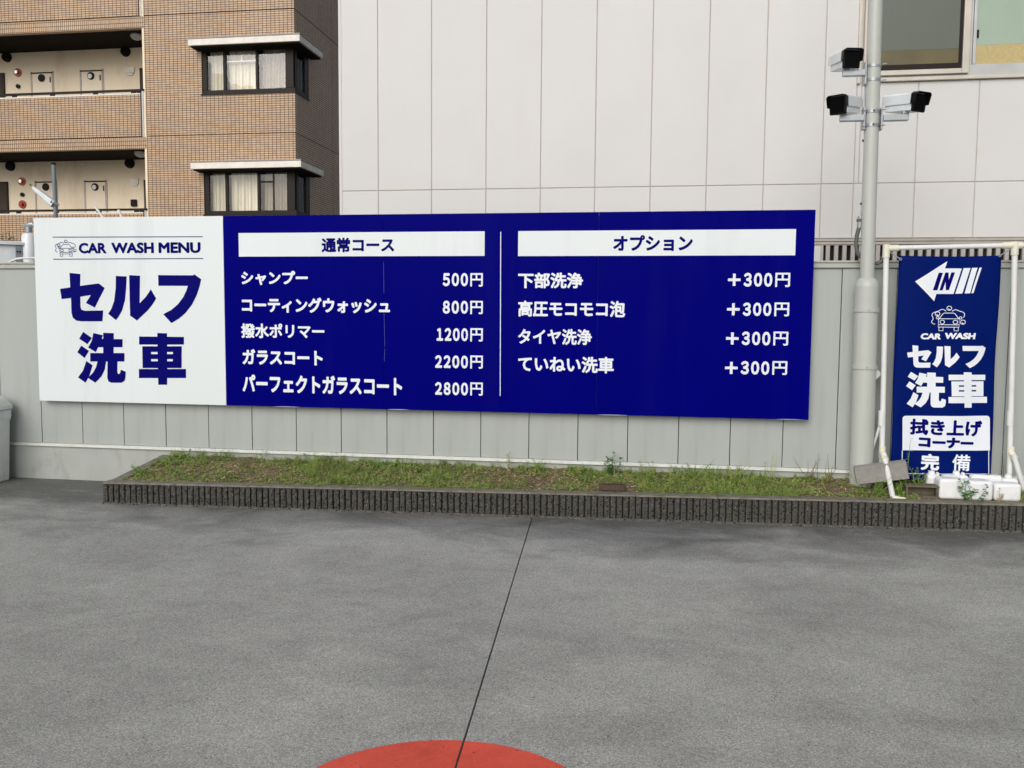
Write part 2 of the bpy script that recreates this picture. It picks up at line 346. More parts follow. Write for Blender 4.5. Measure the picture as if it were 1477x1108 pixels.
# ---------------------------------------------------------------- fence
FY = 7.54
fence = thing('panel_fence', (-2, FY, 0), 'long pale grey metal panel fence standing behind the blue and white menu board', 'fence')
JX = [-5.727+.4245*k for k in range(-4, 26)]
pz0, pz1 = .345, 1.985
def panel_mesh(wd):
    mb = MB()
    mb.box(0, wd, 0, .03, pz0, pz1)
    return mb
pm = panel_mesh(.4245-.0055).mesh('panel'); pm.materials.append(M_fence)
for x in JX[:-1]:
    o = link('panel', pm, fence, (x+.00275+2, random.uniform(-.0015, .0015), 0))
    bv = o.modifiers.new('bevel', 'BEVEL'); bv.width = .004; bv.segments = 2
MB().box(JX[0], JX[-1], FY+.012, FY+.028, pz0, pz1).build('backing', M_dark, fence)
MB().box(JX[0], JX[-1], FY-.022, FY+.06, 1.987, 2.026).box(JX[0], JX[-1], FY-.030, FY+.066, 2.028, 2.046).build('top_cap', M_cap, fence, bevel=.005)
MB().prism([(JX[0], FY-.028, .318), (JX[0], FY-.028, .328), (JX[0], FY+.01, .343), (JX[0], FY+.01, .318)], (JX[-1]-JX[0], 0, 0)).build('drip_lip', M_lip, fence)
MB().box(JX[0], JX[-1], FY-.006, FY+.12, -.01, .316).build('base_wall', M_fencebase, fence, bevel=.003)

# ---------------------------------------------------------------- planter: kerb with split ribs
K0, K1 = Vector((-4.49, 6.622, 0)), Vector((2.745, 7.011, 0))
kd = (K1-K0).normalized(); kn = Vector((kd.y, -kd.x, 0))      # kn points to the camera
L = 8.6
def kh(s): return .183+.0045*s
def K(s, dep, z): return K0 + kd*s - kn*dep + Vector((0, 0, z))
kerb = thing('planter_kerb', K0, 'long low dark ribbed split face concrete kerb round the weedy planting bed', 'kerb')
mb = MB()
mb.add([K(0, .010, -.01), K(L, .010, -.01), K(L, .11, -.01), K(0, .11, -.01), K(0, .010, kh(0)-.014), K(L, .010, kh(L)-.014), K(L, .11, kh(L)-.014), K(0, .11, kh(0)-.014)],
       [(0,3,2,1),(4,5,6,7),(0,1,5,4),(1,2,6,5),(2,3,7,6),(3,0,4,7)])
mb.build('kerb_core', M_kerbgap, kerb)
mb = MB()
nseg = 110
for i in range(nseg):
    s0, s1 = L*i/nseg, L*(i+1)/nseg
    if i % 8 == 7: s1 -= .004
    mb.add([K(s0, -.001, kh(s0)-.013), K(s1, -.001, kh(s1)-.013), K(s1, .115, kh(s1)-.013), K(s0, .115, kh(s0)-.013),
            K(s0, .001+random.uniform(0, .003), kh(s0)), K(s1, .001+random.uniform(0, .003), kh(s1)), K(s1, .113, kh(s1)), K(s0, .113, kh(s0))],
           [(4,5,6,7),(0,1,5,4),(1,2,6,5),(2,3,7,6),(3,0,4,7)])
mb.build('kerb_top', M_kerbtop, kerb, fix=False)
MB().add([K(-.004, -.012, -.01), K(L, -.012, -.01), K(L, .02, -.01), K(-.004, .02, -.01), K(-.004, -.008, .016), K(L, -.008, .016), K(L, .02, .016), K(-.004, .02, .016)],
       [(4,5,6,7),(0,1,5,4),(1,2,6,5),(3,0,4,7)]).build('kerb_foot', M_kerb, kerb)
pitch = .0492; rw = .037
ribs = []
for k in range(6):
    mb = MB(); nx, nz = 4, 12
    for j in range(nz+1):
        for i in range(nx+1):
            edge = i in (0, nx)
            d = -.006 - (0 if edge else random.uniform(-.003, .009))
            mb.v.append((rw*i/nx + (random.uniform(-.002, .002)), d, j/nz))
    for j in range(nz):
        for i in range(nx):
            A = j*(nx+1)+i; mb.f.append((A, A+1, A+nx+2, A+nx+1))
    L0 = [j*(nx+1) for j in range(nz+1)]; R0 = [j*(nx+1)+nx for j in range(nz+1)]
    k0 = len(mb.v)
    for j in range(nz+1): mb.v.append((0, .012, j/nz)); mb.v.append((rw, .012, j/nz))
    for j in range(nz):
        mb.f.append((L0[j], L0[j+1], k0+2*(j+1), k0+2*j)); mb.f.append((R0[j+1], R0[j], k0+2*j+1, k0+2*(j+1)+1))
    me = mb.mesh('rib'); me.materials.append(M_kerb); ribs.append(me)
rang = math.atan2(kd.y, kd.x)
for k in range(int(L/pitch)):
    s = .004+k*pitch
    o = link('rib', random.choice(ribs), kerb, K(s, 0, .016)-K0); o.rotation_euler.z = rang
    o.scale = (1, 1, kh(s)-.014-.016)
    _b = int(s/.60); _r = random.Random(_b*7+1); o.location += kn*_r.uniform(-.003, .004); o.scale.x = random.uniform(.93, 1.03)
# left return kerb to the fence
EZ = .30
def Ke(t, dep, z): return K0 + Vector((0, 1, 0))*(.11+t*(FY-.01-K0.y-.11)) + Vector((dep, 0, 0)) + Vector((0, 0, z))
mb = MB()
hz = lambda t: .183+t*.09
mb.add([Ke(0, .002, -.01), Ke(1, .002, -.01), Ke(1, .10, -.01), Ke(0, .10, -.01), Ke(0, .002, hz(0)), Ke(1, .002, hz(1)), Ke(1, .10, hz(1)), Ke(0, .10, hz(0))],
       [(0,3,2,1),(4,5,6,7),(0,1,5,4),(1,2,6,5),(2,3,7,6),(3,0,4,7)]).build('side_kerb', M_kerbtop, kerb, bevel=.006)

def soilz(x, y):
    s = (Vector((x, y, 0))-K0).dot(kd); yf = K0.y + kd.y*s + .11
    t = max(0, min(1, (y-yf)/(FY-yf)))
    base = kh(s)-.012
    return base + (.268-base)*t + .010*math.sin(5.1*x+2*y)*math.sin(9*y+x) + .006*math.sin(17*x)
soil = MB(); nx, ny = 260, 16
for j in range(ny+1):
    for i in range(nx+1):
        s = L*i/nx; x = K0.x+.06 + (K0.x*0) + kd.x*s; yf = K0.y+kd.y*s+.108
        y = yf + (FY-.005-yf)*j/ny; soil.v.append((x, y, soilz(x, y)+random.uniform(-.004, .004)))
for j in range(ny):
    for i in range(nx):
        A = j*(nx+1)+i; soil.f.append((A, A+1, A+nx+2, A+nx+1))
tag(soil.build('planting_bed_soil', M_soil, None, smooth=True, fix=False), kind='structure')

def leaf(mb, p, d, ln, wd, droop=.3):
    "one leaf of four faces along d from p"
    d = Vector(d).normalized(); sd = d.cross(Vector((0, 0, 1)))
    if sd.length < .05: sd = Vector((1, 0, 0))
    sd.normalize(); up = sd.cross(d)
    m_ = p+d*ln*.5+up*ln*.06; e = p+d*ln-Vector((0, 0, 1))*ln*droop
    k = len(mb.v)
    for q in (p, m_+sd*wd*.5-up*wd*.12, e, m_-sd*wd*.5-up*wd*.12, m_): mb.v.append(tuple(q))
    mb.f += [(k, k+1, k+4), (k+1, k+2, k+4), (k+2, k+3, k+4), (k+3, k, k+4)]
def rnd_dir(up=.6):
    a = random.uniform(0, 2*math.pi); z = random.uniform(up-.4, up+.4); return Vector((math.cos(a), math.sin(a), z)).normalized()
def sprig(mb, p, h, n, ll, lw, lean=.25):
    top = p + Vector((random.uniform(-lean, lean)*h, random.uniform(-lean, lean)*h, h))
    mb.tube([p, (p+top)/2+Vector((random.uniform(-.1, .1)*h, 0, 0)), top], [.0016, .0012, .0006], 3, cap=False)
    for i in range(n):
        t = (i+.5)/n; q = p.lerp(top, t); leaf(mb, q, rnd_dir(.35), ll*(1.1-.5*t)*random.uniform(.7, 1.2), lw*(1.1-.5*t), .25)
def patch(x, y):
    v = math.sin(2.3*x+.7)+math.sin(5.3*x+3*y+1.1)*.7+math.sin(11*x-5*y)*.4
    return v
def bedpoint():
    while True:
        s = random.uniform(.1, L-.1); x = K0.x+kd.x*s; yf = K0.y+kd.y*s+.115; y = random.uniform(yf, FY-.02)
        return x, y, (y-yf)/(FY-yf), s
w1, w2, st = MB(), MB(), MB()
for i in range(9500):
    x, y, t, s = bedpoint()
    dens = .60+.32*patch(x, y)+(.25 if t < .22 else 0)+(.25 if t > .85 else 0)
    if random.random() > dens: continue
    if x > 2.02 and t > .0 and x < 2.75 and t < .9: continue
    if -.50 < x < -.12 and t < .32: continue
    z = soilz(x, y)
    mb = w1 if random.random() < .62 else w2
    h = random.uniform(.008, .034)*(1+.5*max(0, patch(x, y)))
    if t > .85: h *= 1.5
    sprig(mb, Vector((x, y, z)), h, random.randint(4, 8), random.uniform(.016, .030), random.uniform(.009, .017))
for i in range(560):
    x, y, t, s = bedpoint()
    if 1.45 < x < 2.75: continue
    if t < .6 and random.random() < .9: continue
    if patch(x, y) < -.5 and random.random() < .6: continue
    z = soilz(x, y); m_ = w1 if random.random() < .6 else w2
    hh = random.uniform(.03, .095)
    for q in range(random.randint(3, 6)):
        sprig(m_, Vector((x+random.uniform(-.03, .03), y+random.uniform(-.02, .02), z)), hh*random.uniform(.6, 1.1), 8, random.uniform(.022, .036), random.uniform(.010, .018), .35)
for i in range(420):
    s = random.uniform(.15, L-.2)
    if patch(K0.x+s, 7) < -.2: continue
    p = K(s, random.uniform(.095, .125), kh(s)-.004)
    if p.x > 1.95 or -.5 < p.x < -.12: continue
    sprig(w1 if i % 3 else w2, p, random.uniform(.012, .035), 6, random.uniform(.016, .028), random.uniform(.008, .014), .6)
for i in range(60):
    x, y, t, s = bedpoint()
    if t < .5: continue
    p = Vector((x, y, soilz(x, y))); h_ = random.uniform(.06, .16); tp_ = p+Vector((random.uniform(-.03, .03), 0, h_))
    st.tube([p, tp_], [.0012, .0006], 3, cap=False)
    for q in range(4): leaf(st, p.lerp(tp_, .5+.12*q), rnd_dir(.4), .012, .004)
for i in range(260):
    x, y, t, s = bedpoint()
    if 2.0 < x < 2.75: continue
    a = random.uniform(0, 6.3)
    for q in range(random.randint(4, 9)):
        d = Vector((math.cos(a+q*1.1)*.5, math.sin(a+q*1.1)*.5, 1)); p = Vector((x, y, soilz(x, y)))
        leaf(w1 if q % 2 else w2, p, d, random.uniform(.02, .05), .004, .3)
for i in range(9000):
    x, y, t, s = bedpoint(); z = soilz(x, y)+random.uniform(.0, .010)
    a = random.uniform(0, 6.3); ln = random.uniform(.008, .04); wd = random.uniform(.0015, .006)
    d = Vector((math.cos(a), math.sin(a), random.uniform(-.2, .3)))*ln; sd = Vector((-math.sin(a), math.cos(a), random.uniform(-.3, .3)))*wd; p = Vector((x, y, z))
    st.quad(p-sd, p+sd, p+d+sd, p+d-sd)
tag(w1.build('weeds', M_weed, None, fix=False), 'low green weeds spread over the planting bed behind the ribbed kerb', 'weeds', kind='stuff')
tag(w2.build('weeds', M_weed2, None, fix=False), 'low yellow green weeds mixed through the planting bed behind the kerb', 'weeds', kind='stuff')
tag(st.build('dry_litter', M_straw, None, fix=False), 'dry straw and dead leaf litter lying on the planting bed soil', 'litter', kind='stuff')

def weed(px, py_base, py_top, Y, label, m=M_weedd, n=5, ll=.035, lw=.016, spread=.03, leaves=9, group=None, cat='weed', mstem=None, zfix=None):
    ll *= 1.3; lw *= 1.4
    b0 = at(px, py_base, Y); tp = at(px, py_top, Y); z = soilz(b0.x, Y)-.005 if zfix is None else zfix
    h = tp.z-z
    root = thing('weed_plant', (b0.x, Y, z), label, cat, group)
    st_, lf = MB(), MB()
    for i in range(n):
        p = Vector((b0.x+random.uniform(-spread, spread)*.4, Y+random.uniform(-spread, spread)*.4, z))
        hh = h*(1 if i == 0 else random.uniform(.5, .9)); top = p+Vector((random.uniform(-spread, spread), random.uniform(-spread, spread)*.6, hh))
        mid = (p+top)/2+Vector((random.uniform(-.2, .2)*spread, 0, 0))
        st_.tube([p, mid, top], [.0028, .0022, .001], 5)
        for k in range(leaves):
            t = .25+.75*(k+.5)/leaves; q = p.lerp(mid, t*2) if t < .5 else mid.lerp(top, t*2-1)
            leaf(lf, q, rnd_dir(.35), ll*random.uniform(.6, 1.1)*(1.15-.5*t), lw*(1.15-.5*t), .3)
        for k in range(3): leaf(lf, top, rnd_dir(.6), ll*.6, lw*.6, .1)
    st_.build('stem', mstem or m, root); lf.build('foliage', m, root, fix=False)
    return root

# ================================================================== WAREHOUSE
WY = 9.0
wh = thing('clad_building', (0, WY, 0), 'large pale cream panel clad building rising behind the menu board', 'building')
def px_x(px, py=269): return at(px, py, WY).x
zj = at(700, 273, WY).z      # horizontal joint
zb = 2.345
xs = [px_x(491, 270)] + [px_x(p) for p in (545.8, 622.5, 701, 779.5, 858, 938, 1018.7, 1101, 1184.5)] + [px_x(p, 274) for p in (1231, 1319, 1406)]
while xs[-1] < 7: xs.append(xs[-1]+.56)
ZT = 11.0
win = dict(x0=at(1246, 60, WY).x, x1=5.6, z0=at(1300, 118, WY).z, z1=6.2)
def clad(x0, x1, z0, z1):
    MB().box(x0+.004, x1-.004, WY, WY+.05, z0+.004, z1-.004).build('cladding_panel', M_panel, wh, bevel=.005)
for i in range(len(xs)-1):
    x0, x1 = xs[i], xs[i+1]
    clad(x0, x1, zb, zj)
    if x1 <= win['x0']+.02 or x0 >= win['x1']: clad(x0, x1, zj, ZT)
    elif x0 < win['x0']:
        clad(x0, win['x0'], zj, ZT); clad(win['x0'], x1, zj, win['z0'])
    else:
        clad(x0, x1, zj, win['z0'])
        clad(x0, x1, win['z1'], ZT)
MB().box(xs[0]+.002, xs[-1], WY+.007, WY+.045, zb, win['z0']-.002).box(xs[0]+.002, win['x0'], WY+.007, WY+.045, win['z0'], ZT).build('joint_seal', M_seal, wh)
MB().box(xs[0]+.003, xs[0]+.24, WY+.055, WY+9, 0, ZT).build('side_wall', M_panel, wh)
MB().box(xs[0]-.008, xs[0]+.02, WY-.006, WY+.06, 0, ZT).build('corner_trim', M_panel, wh)
# base course and flashing over louvres
MB().box(xs[0], xs[-1], WY-.02, WY+.05, 2.315, 2.34).box(xs[0], xs[-1], WY-.012, WY+.05, 2.285, 2.313).build('flashing', M_flash, wh, bevel=.003)
MB().box(px_x(1178), xs[-1], WY+.06, WY+.16, 1.7, 2.283).build('louvre_recess', M_dark, wh)
MB().box(xs[0], px_x(1183, 370), WY, WY+.055, 0, 2.283).build('base_panel', M_panel, wh)
MB().box(px_x(1183, 370), px_x(1187, 370), WY-.008, WY+.07, 1.7, 2.283).build('louvre_frame', M_flash, wh)
x = px_x(1191, 370); me = MB().box(0, .037, -.004, .03, 1.75, 2.281).mesh('louvre_bar'); me.materials.append(M_louvre)
while x < 4.4:
    link('louvre_bar', me, wh, (x, 0, 0)); x += .0765
# window
fx0, fz0 = win['x0'], win['z0']
wr = bpy.data.objects.new('window', None); COL.objects.link(wr); wr.parent = wh; wr.location = (fx0, 0, fz0)
MB().box(fx0, win['x1'], WY-.035, WY+.05, fz0, fz0+.035).box(fx0, fx0+.035, WY-.035, WY+.05, fz0+.037, win['z1']).build('window_frame', M_beige, wr, bevel=.004)
xl = at(1256, 60, WY).x; xm0, xm1 = at(1387, 60, WY).x, at(1395, 60, WY).x
zs0 = fz0+.055
MB().box(fx0+.037, win['x1'], WY-.015, WY+.05, fz0+.037, fz0+.135).build('sill_track', M_alu, wr, bevel=.003)
# outer sash (screen in front): beige border, dark glass
MB().box(xl+.0, xm0, WY-.05, WY-.017, fz0+.05, fz0+.095).box(xm0+.001, xm1+.012, WY-.05, WY-.017, fz0+.05, win['z1']).box(fx0+.039, xl-.001, WY-.05, WY-.017, fz0+.05, win['z1']).build('sash', M_beige, wr, bevel=.004)
zyel = at(1330, 73, WY).z
MB().box(xl, xm0-.03, WY-.028, WY-.022, fz0+.15, zyel).build('pane_lower', M_frost_dark_low, wr)
MB().box(xl, xm0-.03, WY-.028, WY-.022, zyel+.001, win['z1']).build('pane', M_frost_dark, wr)
MB().box(xl, xm0-.002, WY-.03, WY-.018, fz0+.097, fz0+.149).box(xm0-.029, xm0-.002, WY-.034, WY-.018, fz0+.151, win['z1']).build('inner_sash', M_brown, wr)
x2 = at(1408, 60, WY).x
MB().box(xm1+.014, x2-.03, WY+.0, WY+.02, fz0+.137, win['z1']).box(x2-.028, x2, WY-.012, WY+.02, fz0+.137, win['z1']).build('sash', M_alu, wr, bevel=.003)
MB().box(x2+.001, win['x1'], WY+.004, WY+.012, fz0+.137, zyel+.03).build('pane_lower', M_frost_low, wr)
MB().box(x2+.001, win['x1'], WY+.004, WY+.012, zyel+.031, win['z1']).build('pane', M_frost, wr)
MB().box(x2+.004, x2+.02, WY-.008, WY+.003, at(1410, 55, WY).z, at(1410, 43, WY).z).build('latch', M_black, wr, bevel=.003)
MB().box(px_x(1241, 100)-.03, px_x(1241, 100)-.0, WY-.03, WY-.001, fz0-.01, win['z1']).build('downpipe_trim', M_beige, wh, bevel=.004)
# tiny hood vents on its far corner
for py in (110, 268):
    p = at(489, py, WY+.3)
    MB().prism([(xs[0]-.035, WY+.25, p.z-.02), (xs[0]-.035, WY+.25, p.z+.01), (xs[0]+.002, WY+.25, p.z+.05), (xs[0]+.002, WY+.25, p.z-.02)], (0, .12, 0)).build('hood_vent', M_canopy, wh)

# ================================================================== APARTMENT
AY, ST = 20.5, 2.89
ap = thing('apartment_building', (-12, AY, 0), 'tan tiled apartment block with open corridors and corner bay windows behind fence', 'building')
xe = -8.58                                 # right corner
xr = at(210, 150, AY).x                    # corridor end / start of flat wall
z_open = at(204, 40, AY).z; z_par = at(204, 136, AY).z; z_line = at(204, 197.5, AY).z
zj1, zj2 = at(425, 12, AY).z, at(425, 191, AY).z
# window geometry (upper)
wx0 = at(291, 100, AY).x; wz0 = at(291, 136, AY).z; wz1 = at(360, 66, AY).z
wy1 = AY + .88
# wall front, cut by storey joints and windows
def wallseg(x0, x1, z0, z1, m=M_tile, y=AY): MB().box(x0, x1, y, y+.2, z0, z1).build('wall', m, ap)
joints = [zj2-2*ST, zj2-ST, zj2, zj1, zj1+ST, zj1+2*ST]
for k in range(len(joints)-1):
    a0, a1 = joints[k]+.012, joints[k+1]-.012
    s0, s1 = wz0+(joints[k]-zj2), wz1+(joints[k]-zj2)
    if k < 1:
        wallseg(xr, xe, a0, a1); MB().box(xe-.2, xe-.0005, AY+.201, AY+12, a0, a1).build('wall', M_tiley, ap); continue
    wallseg(xr, wx0, a0, a1); wallseg(wx0+.0005, xe, a0, s0); wallseg(wx0+.0005, xe, s1, a1)
    # side wall: below, above the bay, and beyond it
    MB().box(xe-.2, xe-.0005, AY+.201, wy1, a0, s0).build('wall', M_tiley, ap)
    MB().box(xe-.2, xe-.0005, AY+.201, wy1, s1, a1).build('wall', M_tiley, ap)
    MB().box(xe-.2, xe-.0005, wy1+.0005, AY+2.48, a0, a1).build('wall', M_tiley, ap)
    MB().box(xe-.2, xe-.0005, AY+2.505, AY+12, a0, a1).build('wall', M_tiley, ap)
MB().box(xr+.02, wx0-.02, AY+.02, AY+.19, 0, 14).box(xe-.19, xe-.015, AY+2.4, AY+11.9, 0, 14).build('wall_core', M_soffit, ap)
def bay(dz):
    w0, w1 = wz0+dz, wz1+dz
    W = bpy.data.objects.new('bay_window', None); COL.objects.link(W); W.parent = ap; W.location = (wx0+12, 0, w0)
    y = AY+.05; fr = MB(); X = lambda px: at(px, 100, AY).x
    t = .07
    fr.box(wx0, xe-.002, y-.03, y+.05, w0+.001, w0+.09).box(wx0, xe-.002, y-.03, y+.05, w1-.1, w1-.001)
    for a_, b2 in ((wx0, wx0+.12), (X(321), X(325)), (X(368), X(371.5)), (X(411), xe-.04)):
        fr.box(a_, b2, y-.028, y+.05, w0+.092, w1-.102)
    fr.box(xe-.08, xe-.004, y+.052, wy1, w0+.001, w0+.09).box(xe-.08, xe-.004, y+.052, wy1, w1-.1, w1-.001)
    fr.box(xe-.08, xe-.004, y+.052, y+.12, w0+.092, w1-.102).box(xe-.08, xe-.004, wy1-.25, wy1, w0+.092, w1-.102)
    fr.build('frame', M_brown, W, bevel=.006)
    segs = ((wx0+.12, X(321)), (X(325), X(368)), (X(371.5), X(411)))
    for i, (a_, b2) in enumerate(segs):
        MB().box(a_, b2, y+.004, y+.012, w0+.09, w1-.1).build('pane', M_glass, W)
        # pleated curtain behind
        cm = M_curtain2 if (i == 2) else M_curtain
        c = MB(); n_ = 44; k0 = len(c.v)
        for q in range(n_+1):
            xx = a_+(b2-a_)*q/n_; dy = .022*math.sin(q*1.25)+.012*math.sin(q*.6+i)
            xt = xx if i != 2 else b2-(b2-xx)*.92
            xbm = xx if i != 2 else b2-(b2-xx)*(.96 if dz else 1)
            c.v += [(xbm, y+.16+dy, w0+.05), (xt, y+.16+dy*.6, w1-.05)]
            if q: c.f.append((k0+2*q-2, k0+2*q, k0+2*q+1, k0+2*q-1))
        c.build('curtain', cm, W, smooth=True, fix=False)
    if dz:
        xx0, xx1 = X(371.5), X(392); MB().box(xx0, xx1, y-.01, y+.02, w1-.34, w1-.30).box(xx1-.03, xx1, y-.012, y+.02, w0+.09, w1-.1).build('transom', M_brown, W)
    else:
        MB().box(X(325), X(368), y+.05, y+.07, w1-.34, w1-.31).box(X(345), X(347), y+.05, y+.07, w1-.31, w1-.1).build('transom', M_alu, W)
    MB().box(xe-.04, xe-.032, y+.12, wy1-.25, w0+.09, w1-.1).build('pane', M_glass, W)
    MB().box(xe-.30, xe-.29, y+.12, wy1-.05, w0+.05, w1-.05).build('curtain', M_curtain2, W)
    MB().box(wx0+.02, xe-.2, y+1.2, y+1.25, w0-.3, w1+.3).box(wx0-.05, xe-.1, y+.25, y+1.2, w0-.15, w0-.1).box(wx0-.05, xe-.1, y+.25, y+1.2, w1+.02, w1+.07).build('room', M_room, W)
    # canopy
    cx0 = wx0-.15; cx1 = xe+.28; cy0 = AY-.36; cy1 = AY+1.12; cz = w1-.07
    MB().box(cx0, cx1, cy0, AY-.001, cz+.02, cz+.17).box(xe+.001, cx1, AY, cy1, cz+.02, cz+.17).build('canopy', M_canopy, W, bevel=.01)
    MB().box(cx0-.01, cx1+.01, cy0-.01, AY-.002, cz+.172, cz+.205).box(xe+.002, cx1+.01, AY-.001, cy1+.01, cz+.172, cz+.205).build('canopy_flashing', M_canopytop, W, bevel=.005)
    MB().box(cx0+.05, cx1-.05, cy0+.05, AY-.002, cz-.012, cz+.019).box(xe+.002, cx1-.05, AY-.001, cy1-.05, cz-.012, cz+.019).build('canopy_soffit', M_soffit, W)
    MB().box(wx0-.03, xe+.02, AY-.03, AY+.02, w0-.03, w0+.0).box(xe-.0, xe+.022, AY+.021, wy1, w0-.03, w0).build('sill', M_brown, W)
bay(0); bay(-ST)
# corridors
xL = -22
def disc_y(mb, c, r, y0, y1, n=20): mb.cyl((c.x, y0, c.z), (c.x, y1, c.z), r, n); return mb
def corridor(dz, lower):
    BY = AY+1.5
    zo = z_open+dz; zp = z_par+dz; zl = z_line+dz; zn = z_open+dz-ST
    sfx = xr-.14
    MB().box(xL, sfx, AY+.0, AY+.15, zl+.015, zp).build('parapet', M_tile, ap)
    MB().box(xL, xr-.001, AY+.0, AY+.15, zn, zl-.010).build('slab_edge', M_tilev, ap)
    MB().box(xL, xr-.001, AY+.03, AY+.14, zl-.010, zl+.015).build('slab_joint', M_soffit, ap)
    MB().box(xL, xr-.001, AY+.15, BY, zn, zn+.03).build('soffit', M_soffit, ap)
    MB().box(xL, xr-.001, BY, BY+.1, zn+.03, zo).build('corridor_wall', M_cream, ap)
    MB().box(xr-.06, xr-.001, AY+.012, BY, zn+.03, zo).build('corridor_end_wall', M_cream, ap)
    MB().box(xL, sfx, AY+.0, AY+.14, zp+.002, zp+.03).build('parapet_coping', M_canopy, ap)
    r = MB(); r.box(xL, xr-.03, AY-.01, AY+.05, zp+.075, zp+.125)
    for px in (20, 75, 137, 192, 200, -60):
        q = at(px, 136, AY).x; r.box(q-.06, q+.06, AY+.005, AY+.04, zp+.031, zp+.074)
    r.build('handrail', M_brown, ap)
    MB().cyl((xr-.085, AY+.03, zl+.0), (xr-.085, AY+.03, zp+.1), .035, 12).build('drainpipe', M_alu, ap, smooth=True)
corridor(ST, False); corridor(0, False); corridor(-ST, True); 
MB().box(xL, xr-.001, AY, AY+.15, 0, z_open-2*ST-.01).build('parapet', M_tile, ap)
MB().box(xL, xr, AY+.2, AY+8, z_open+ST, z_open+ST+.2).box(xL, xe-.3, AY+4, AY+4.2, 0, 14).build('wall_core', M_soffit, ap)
BYf = AY+1.5
def on_back(px, py, up): return at(px, py, BYf)
def fit(kind, px, py, **k):
    p = at(px, py, BYf)
    if kind == 'vent': disc_y(disc_y(MB(), p, .115, BYf-.09, BYf), p, .13, BYf-.03, BYf-.001).build('vent_cap', M_black, ap, smooth=True)
    if kind == 'bell': disc_y(MB(), p, .055, BYf-.05, BYf).build('bell', M_black, ap, smooth=True)
    if kind == 'alarm':
        a = disc_y(MB(), p, .11, BYf-.03, BYf).build('alarm_lamp', M_red, ap, smooth=True)
        disc_y(MB(), p, .045, BYf-.09, BYf-.031).build('lens', M_chrome if k.get('c') else M_red, a)
    if kind == 'mdoor':
        x0, x1 = p.x, at(k['x1'], py, BYf).x; z0 = p.z-1.25
        d = MB().box(x0, x1, BYf-.02, BYf-.001, z0, p.z).build('meter_door', M_creamdoor, ap, bevel=.005)
        MB().box(x0-.055, x0-.012, BYf-.016, BYf-.001, z0, p.z+.06).box(x1+.012, x1+.055, BYf-.016, BYf-.001, z0, p.z+.06).build('door_surround', M_seal, d)
        MB().box(x0-.03, x1+.03, BYf-.035, BYf-.0215, p.z+.0, p.z+.03).build('door_head', M_brown, d)
        v = MB(); c = at(k['v'], k['vy'], BYf); disc_y(v, c, .10, BYf-.045, BYf-.0215); v.build('round_vent', M_black, d, smooth=True)
        if k.get('c'): disc_y(MB(), c+Vector((-.015, 0, -.01)), .062, BYf-.055, BYf-.046).build('vent_cap', M_alu, d)
        MB().box(x1-.05, x1-.025, BYf-.04, BYf-.0215, p.z-.24, p.z-.10).build('hinge', M_brown, d)
    if kind == 'door':
        x0, x1 = p.x, at(k['x1'], py, BYf).x
        d = MB().box(x0, x1, BYf-.03, BYf-.001, p.z-2.0, p.z-.04).build('flat_door', M_room, ap)
        MB().box(x0, x1+.04, BYf-.04, BYf-.001, p.z-.038, p.z).box(x1+.001, x1+.04, BYf-.04, BYf-.001, p.z-2.0, p.z-.039).build('door_frame', M_brown, d)
    if kind == 'plate': MB().box(p.x-.13, p.x+.13, BYf-.05, BYf-.001, p.z-.05, p.z+.10).box(p.x-.09, p.x+.09, BYf-.04, BYf-.002, p.z-.11, p.z-.052).build('corridor_lamp', M_canopy, ap, bevel=.01)
    if kind == 'box': MB().box(p.x-.08, p.x+.08, BYf-.06, BYf-.001, p.z-.09, p.z+.09).build('intercom', M_black, ap, bevel=.01)
# upper storey
fit('vent', 11, 83); fit('vent', 182, 75); fit('alarm', 26, 105, c=1); fit('bell', 27, 125)
fit('mdoor', 47, 107, x1=75, v=61, vy=113); fit('mdoor', 118, 104, x1=147, v=132, vy=110, c=1)
fit('plate', 188, 103); fit('door', -30, 107, x1=5); fit('door', 202, 99, x1=225)
# lower storey
fit('vent', 16, 240); fit('vent', 188, 236); fit('alarm', 32, 262, c=1); fit('bell', 33, 281); fit('alarm', 33, 295)
fit('mdoor', 53, 264, x1=80, v=67, vy=270); fit('mdoor', 124, 263, x1=152, v=138, vy=270, c=1)
fit('plate', 194, 263); fit('box', 194, 293); fit('door', -20, 263, x1=10); fit('door', 208, 260, x1=228)
for px, py, dz in ((197, 57, 0), (203, 224, -ST)):
    c = at(px, py, AY+.5); zc = z_open+dz
    mb = MB(); mb.tube([(c.x, c.y, zc-.001), (c.x, c.y, zc-.05), (c.x, c.y, zc-.10), (c.x, c.y, zc-.13)], [.15, .15, .11, .04], 20); mb.build('ceiling_lamp', M_alu, ap, smooth=True)

# ================================================================== MENU BOARD
SY = 7.46
sx0, sx1 = -5.703+.03, 1.258-.0
def on(px, py, Y): return at(px, py, Y)
TL, TR_, BL, BR = at(48, 315, SY), at(1177, 302, SY), at(57, 577, SY), at(1166, 607, SY)
sz0, sz1 = (BL.z+BR.z)/2, (TL.z+TR_.z)/2; sx0, sx1 = (TL.x+BL.x)/2, (TR_.x+BR.x)/2
xw = at(324, 450, SY).x
board = thing('menu_board', (sx0, SY, sz0), 'wide blue and white car wash price board fixed on the grey fence', 'sign')
MB().box(sx0, xw-.001, SY, SY+.012, sz0, sz1).build('white_panel', M_white, board, bevel=.0015)
# blue side of three sheets
cuts = [xw+.0005, at(553, 450, SY).x, at(862, 450, SY).x, sx1]
for i in range(3):
    MB().box(cuts[i]+.0006, cuts[i+1]-.0006, SY+random.uniform(0, .0006), SY+.012, sz0, sz1).build('blue_panel', M_blue, board, bevel=.0015)
MB().box(sx0+.02, sx1-.02, SY+.0125, SY+.05, sz0+.03, sz1-.03).build('backing_frame', M_alu_edge, board)
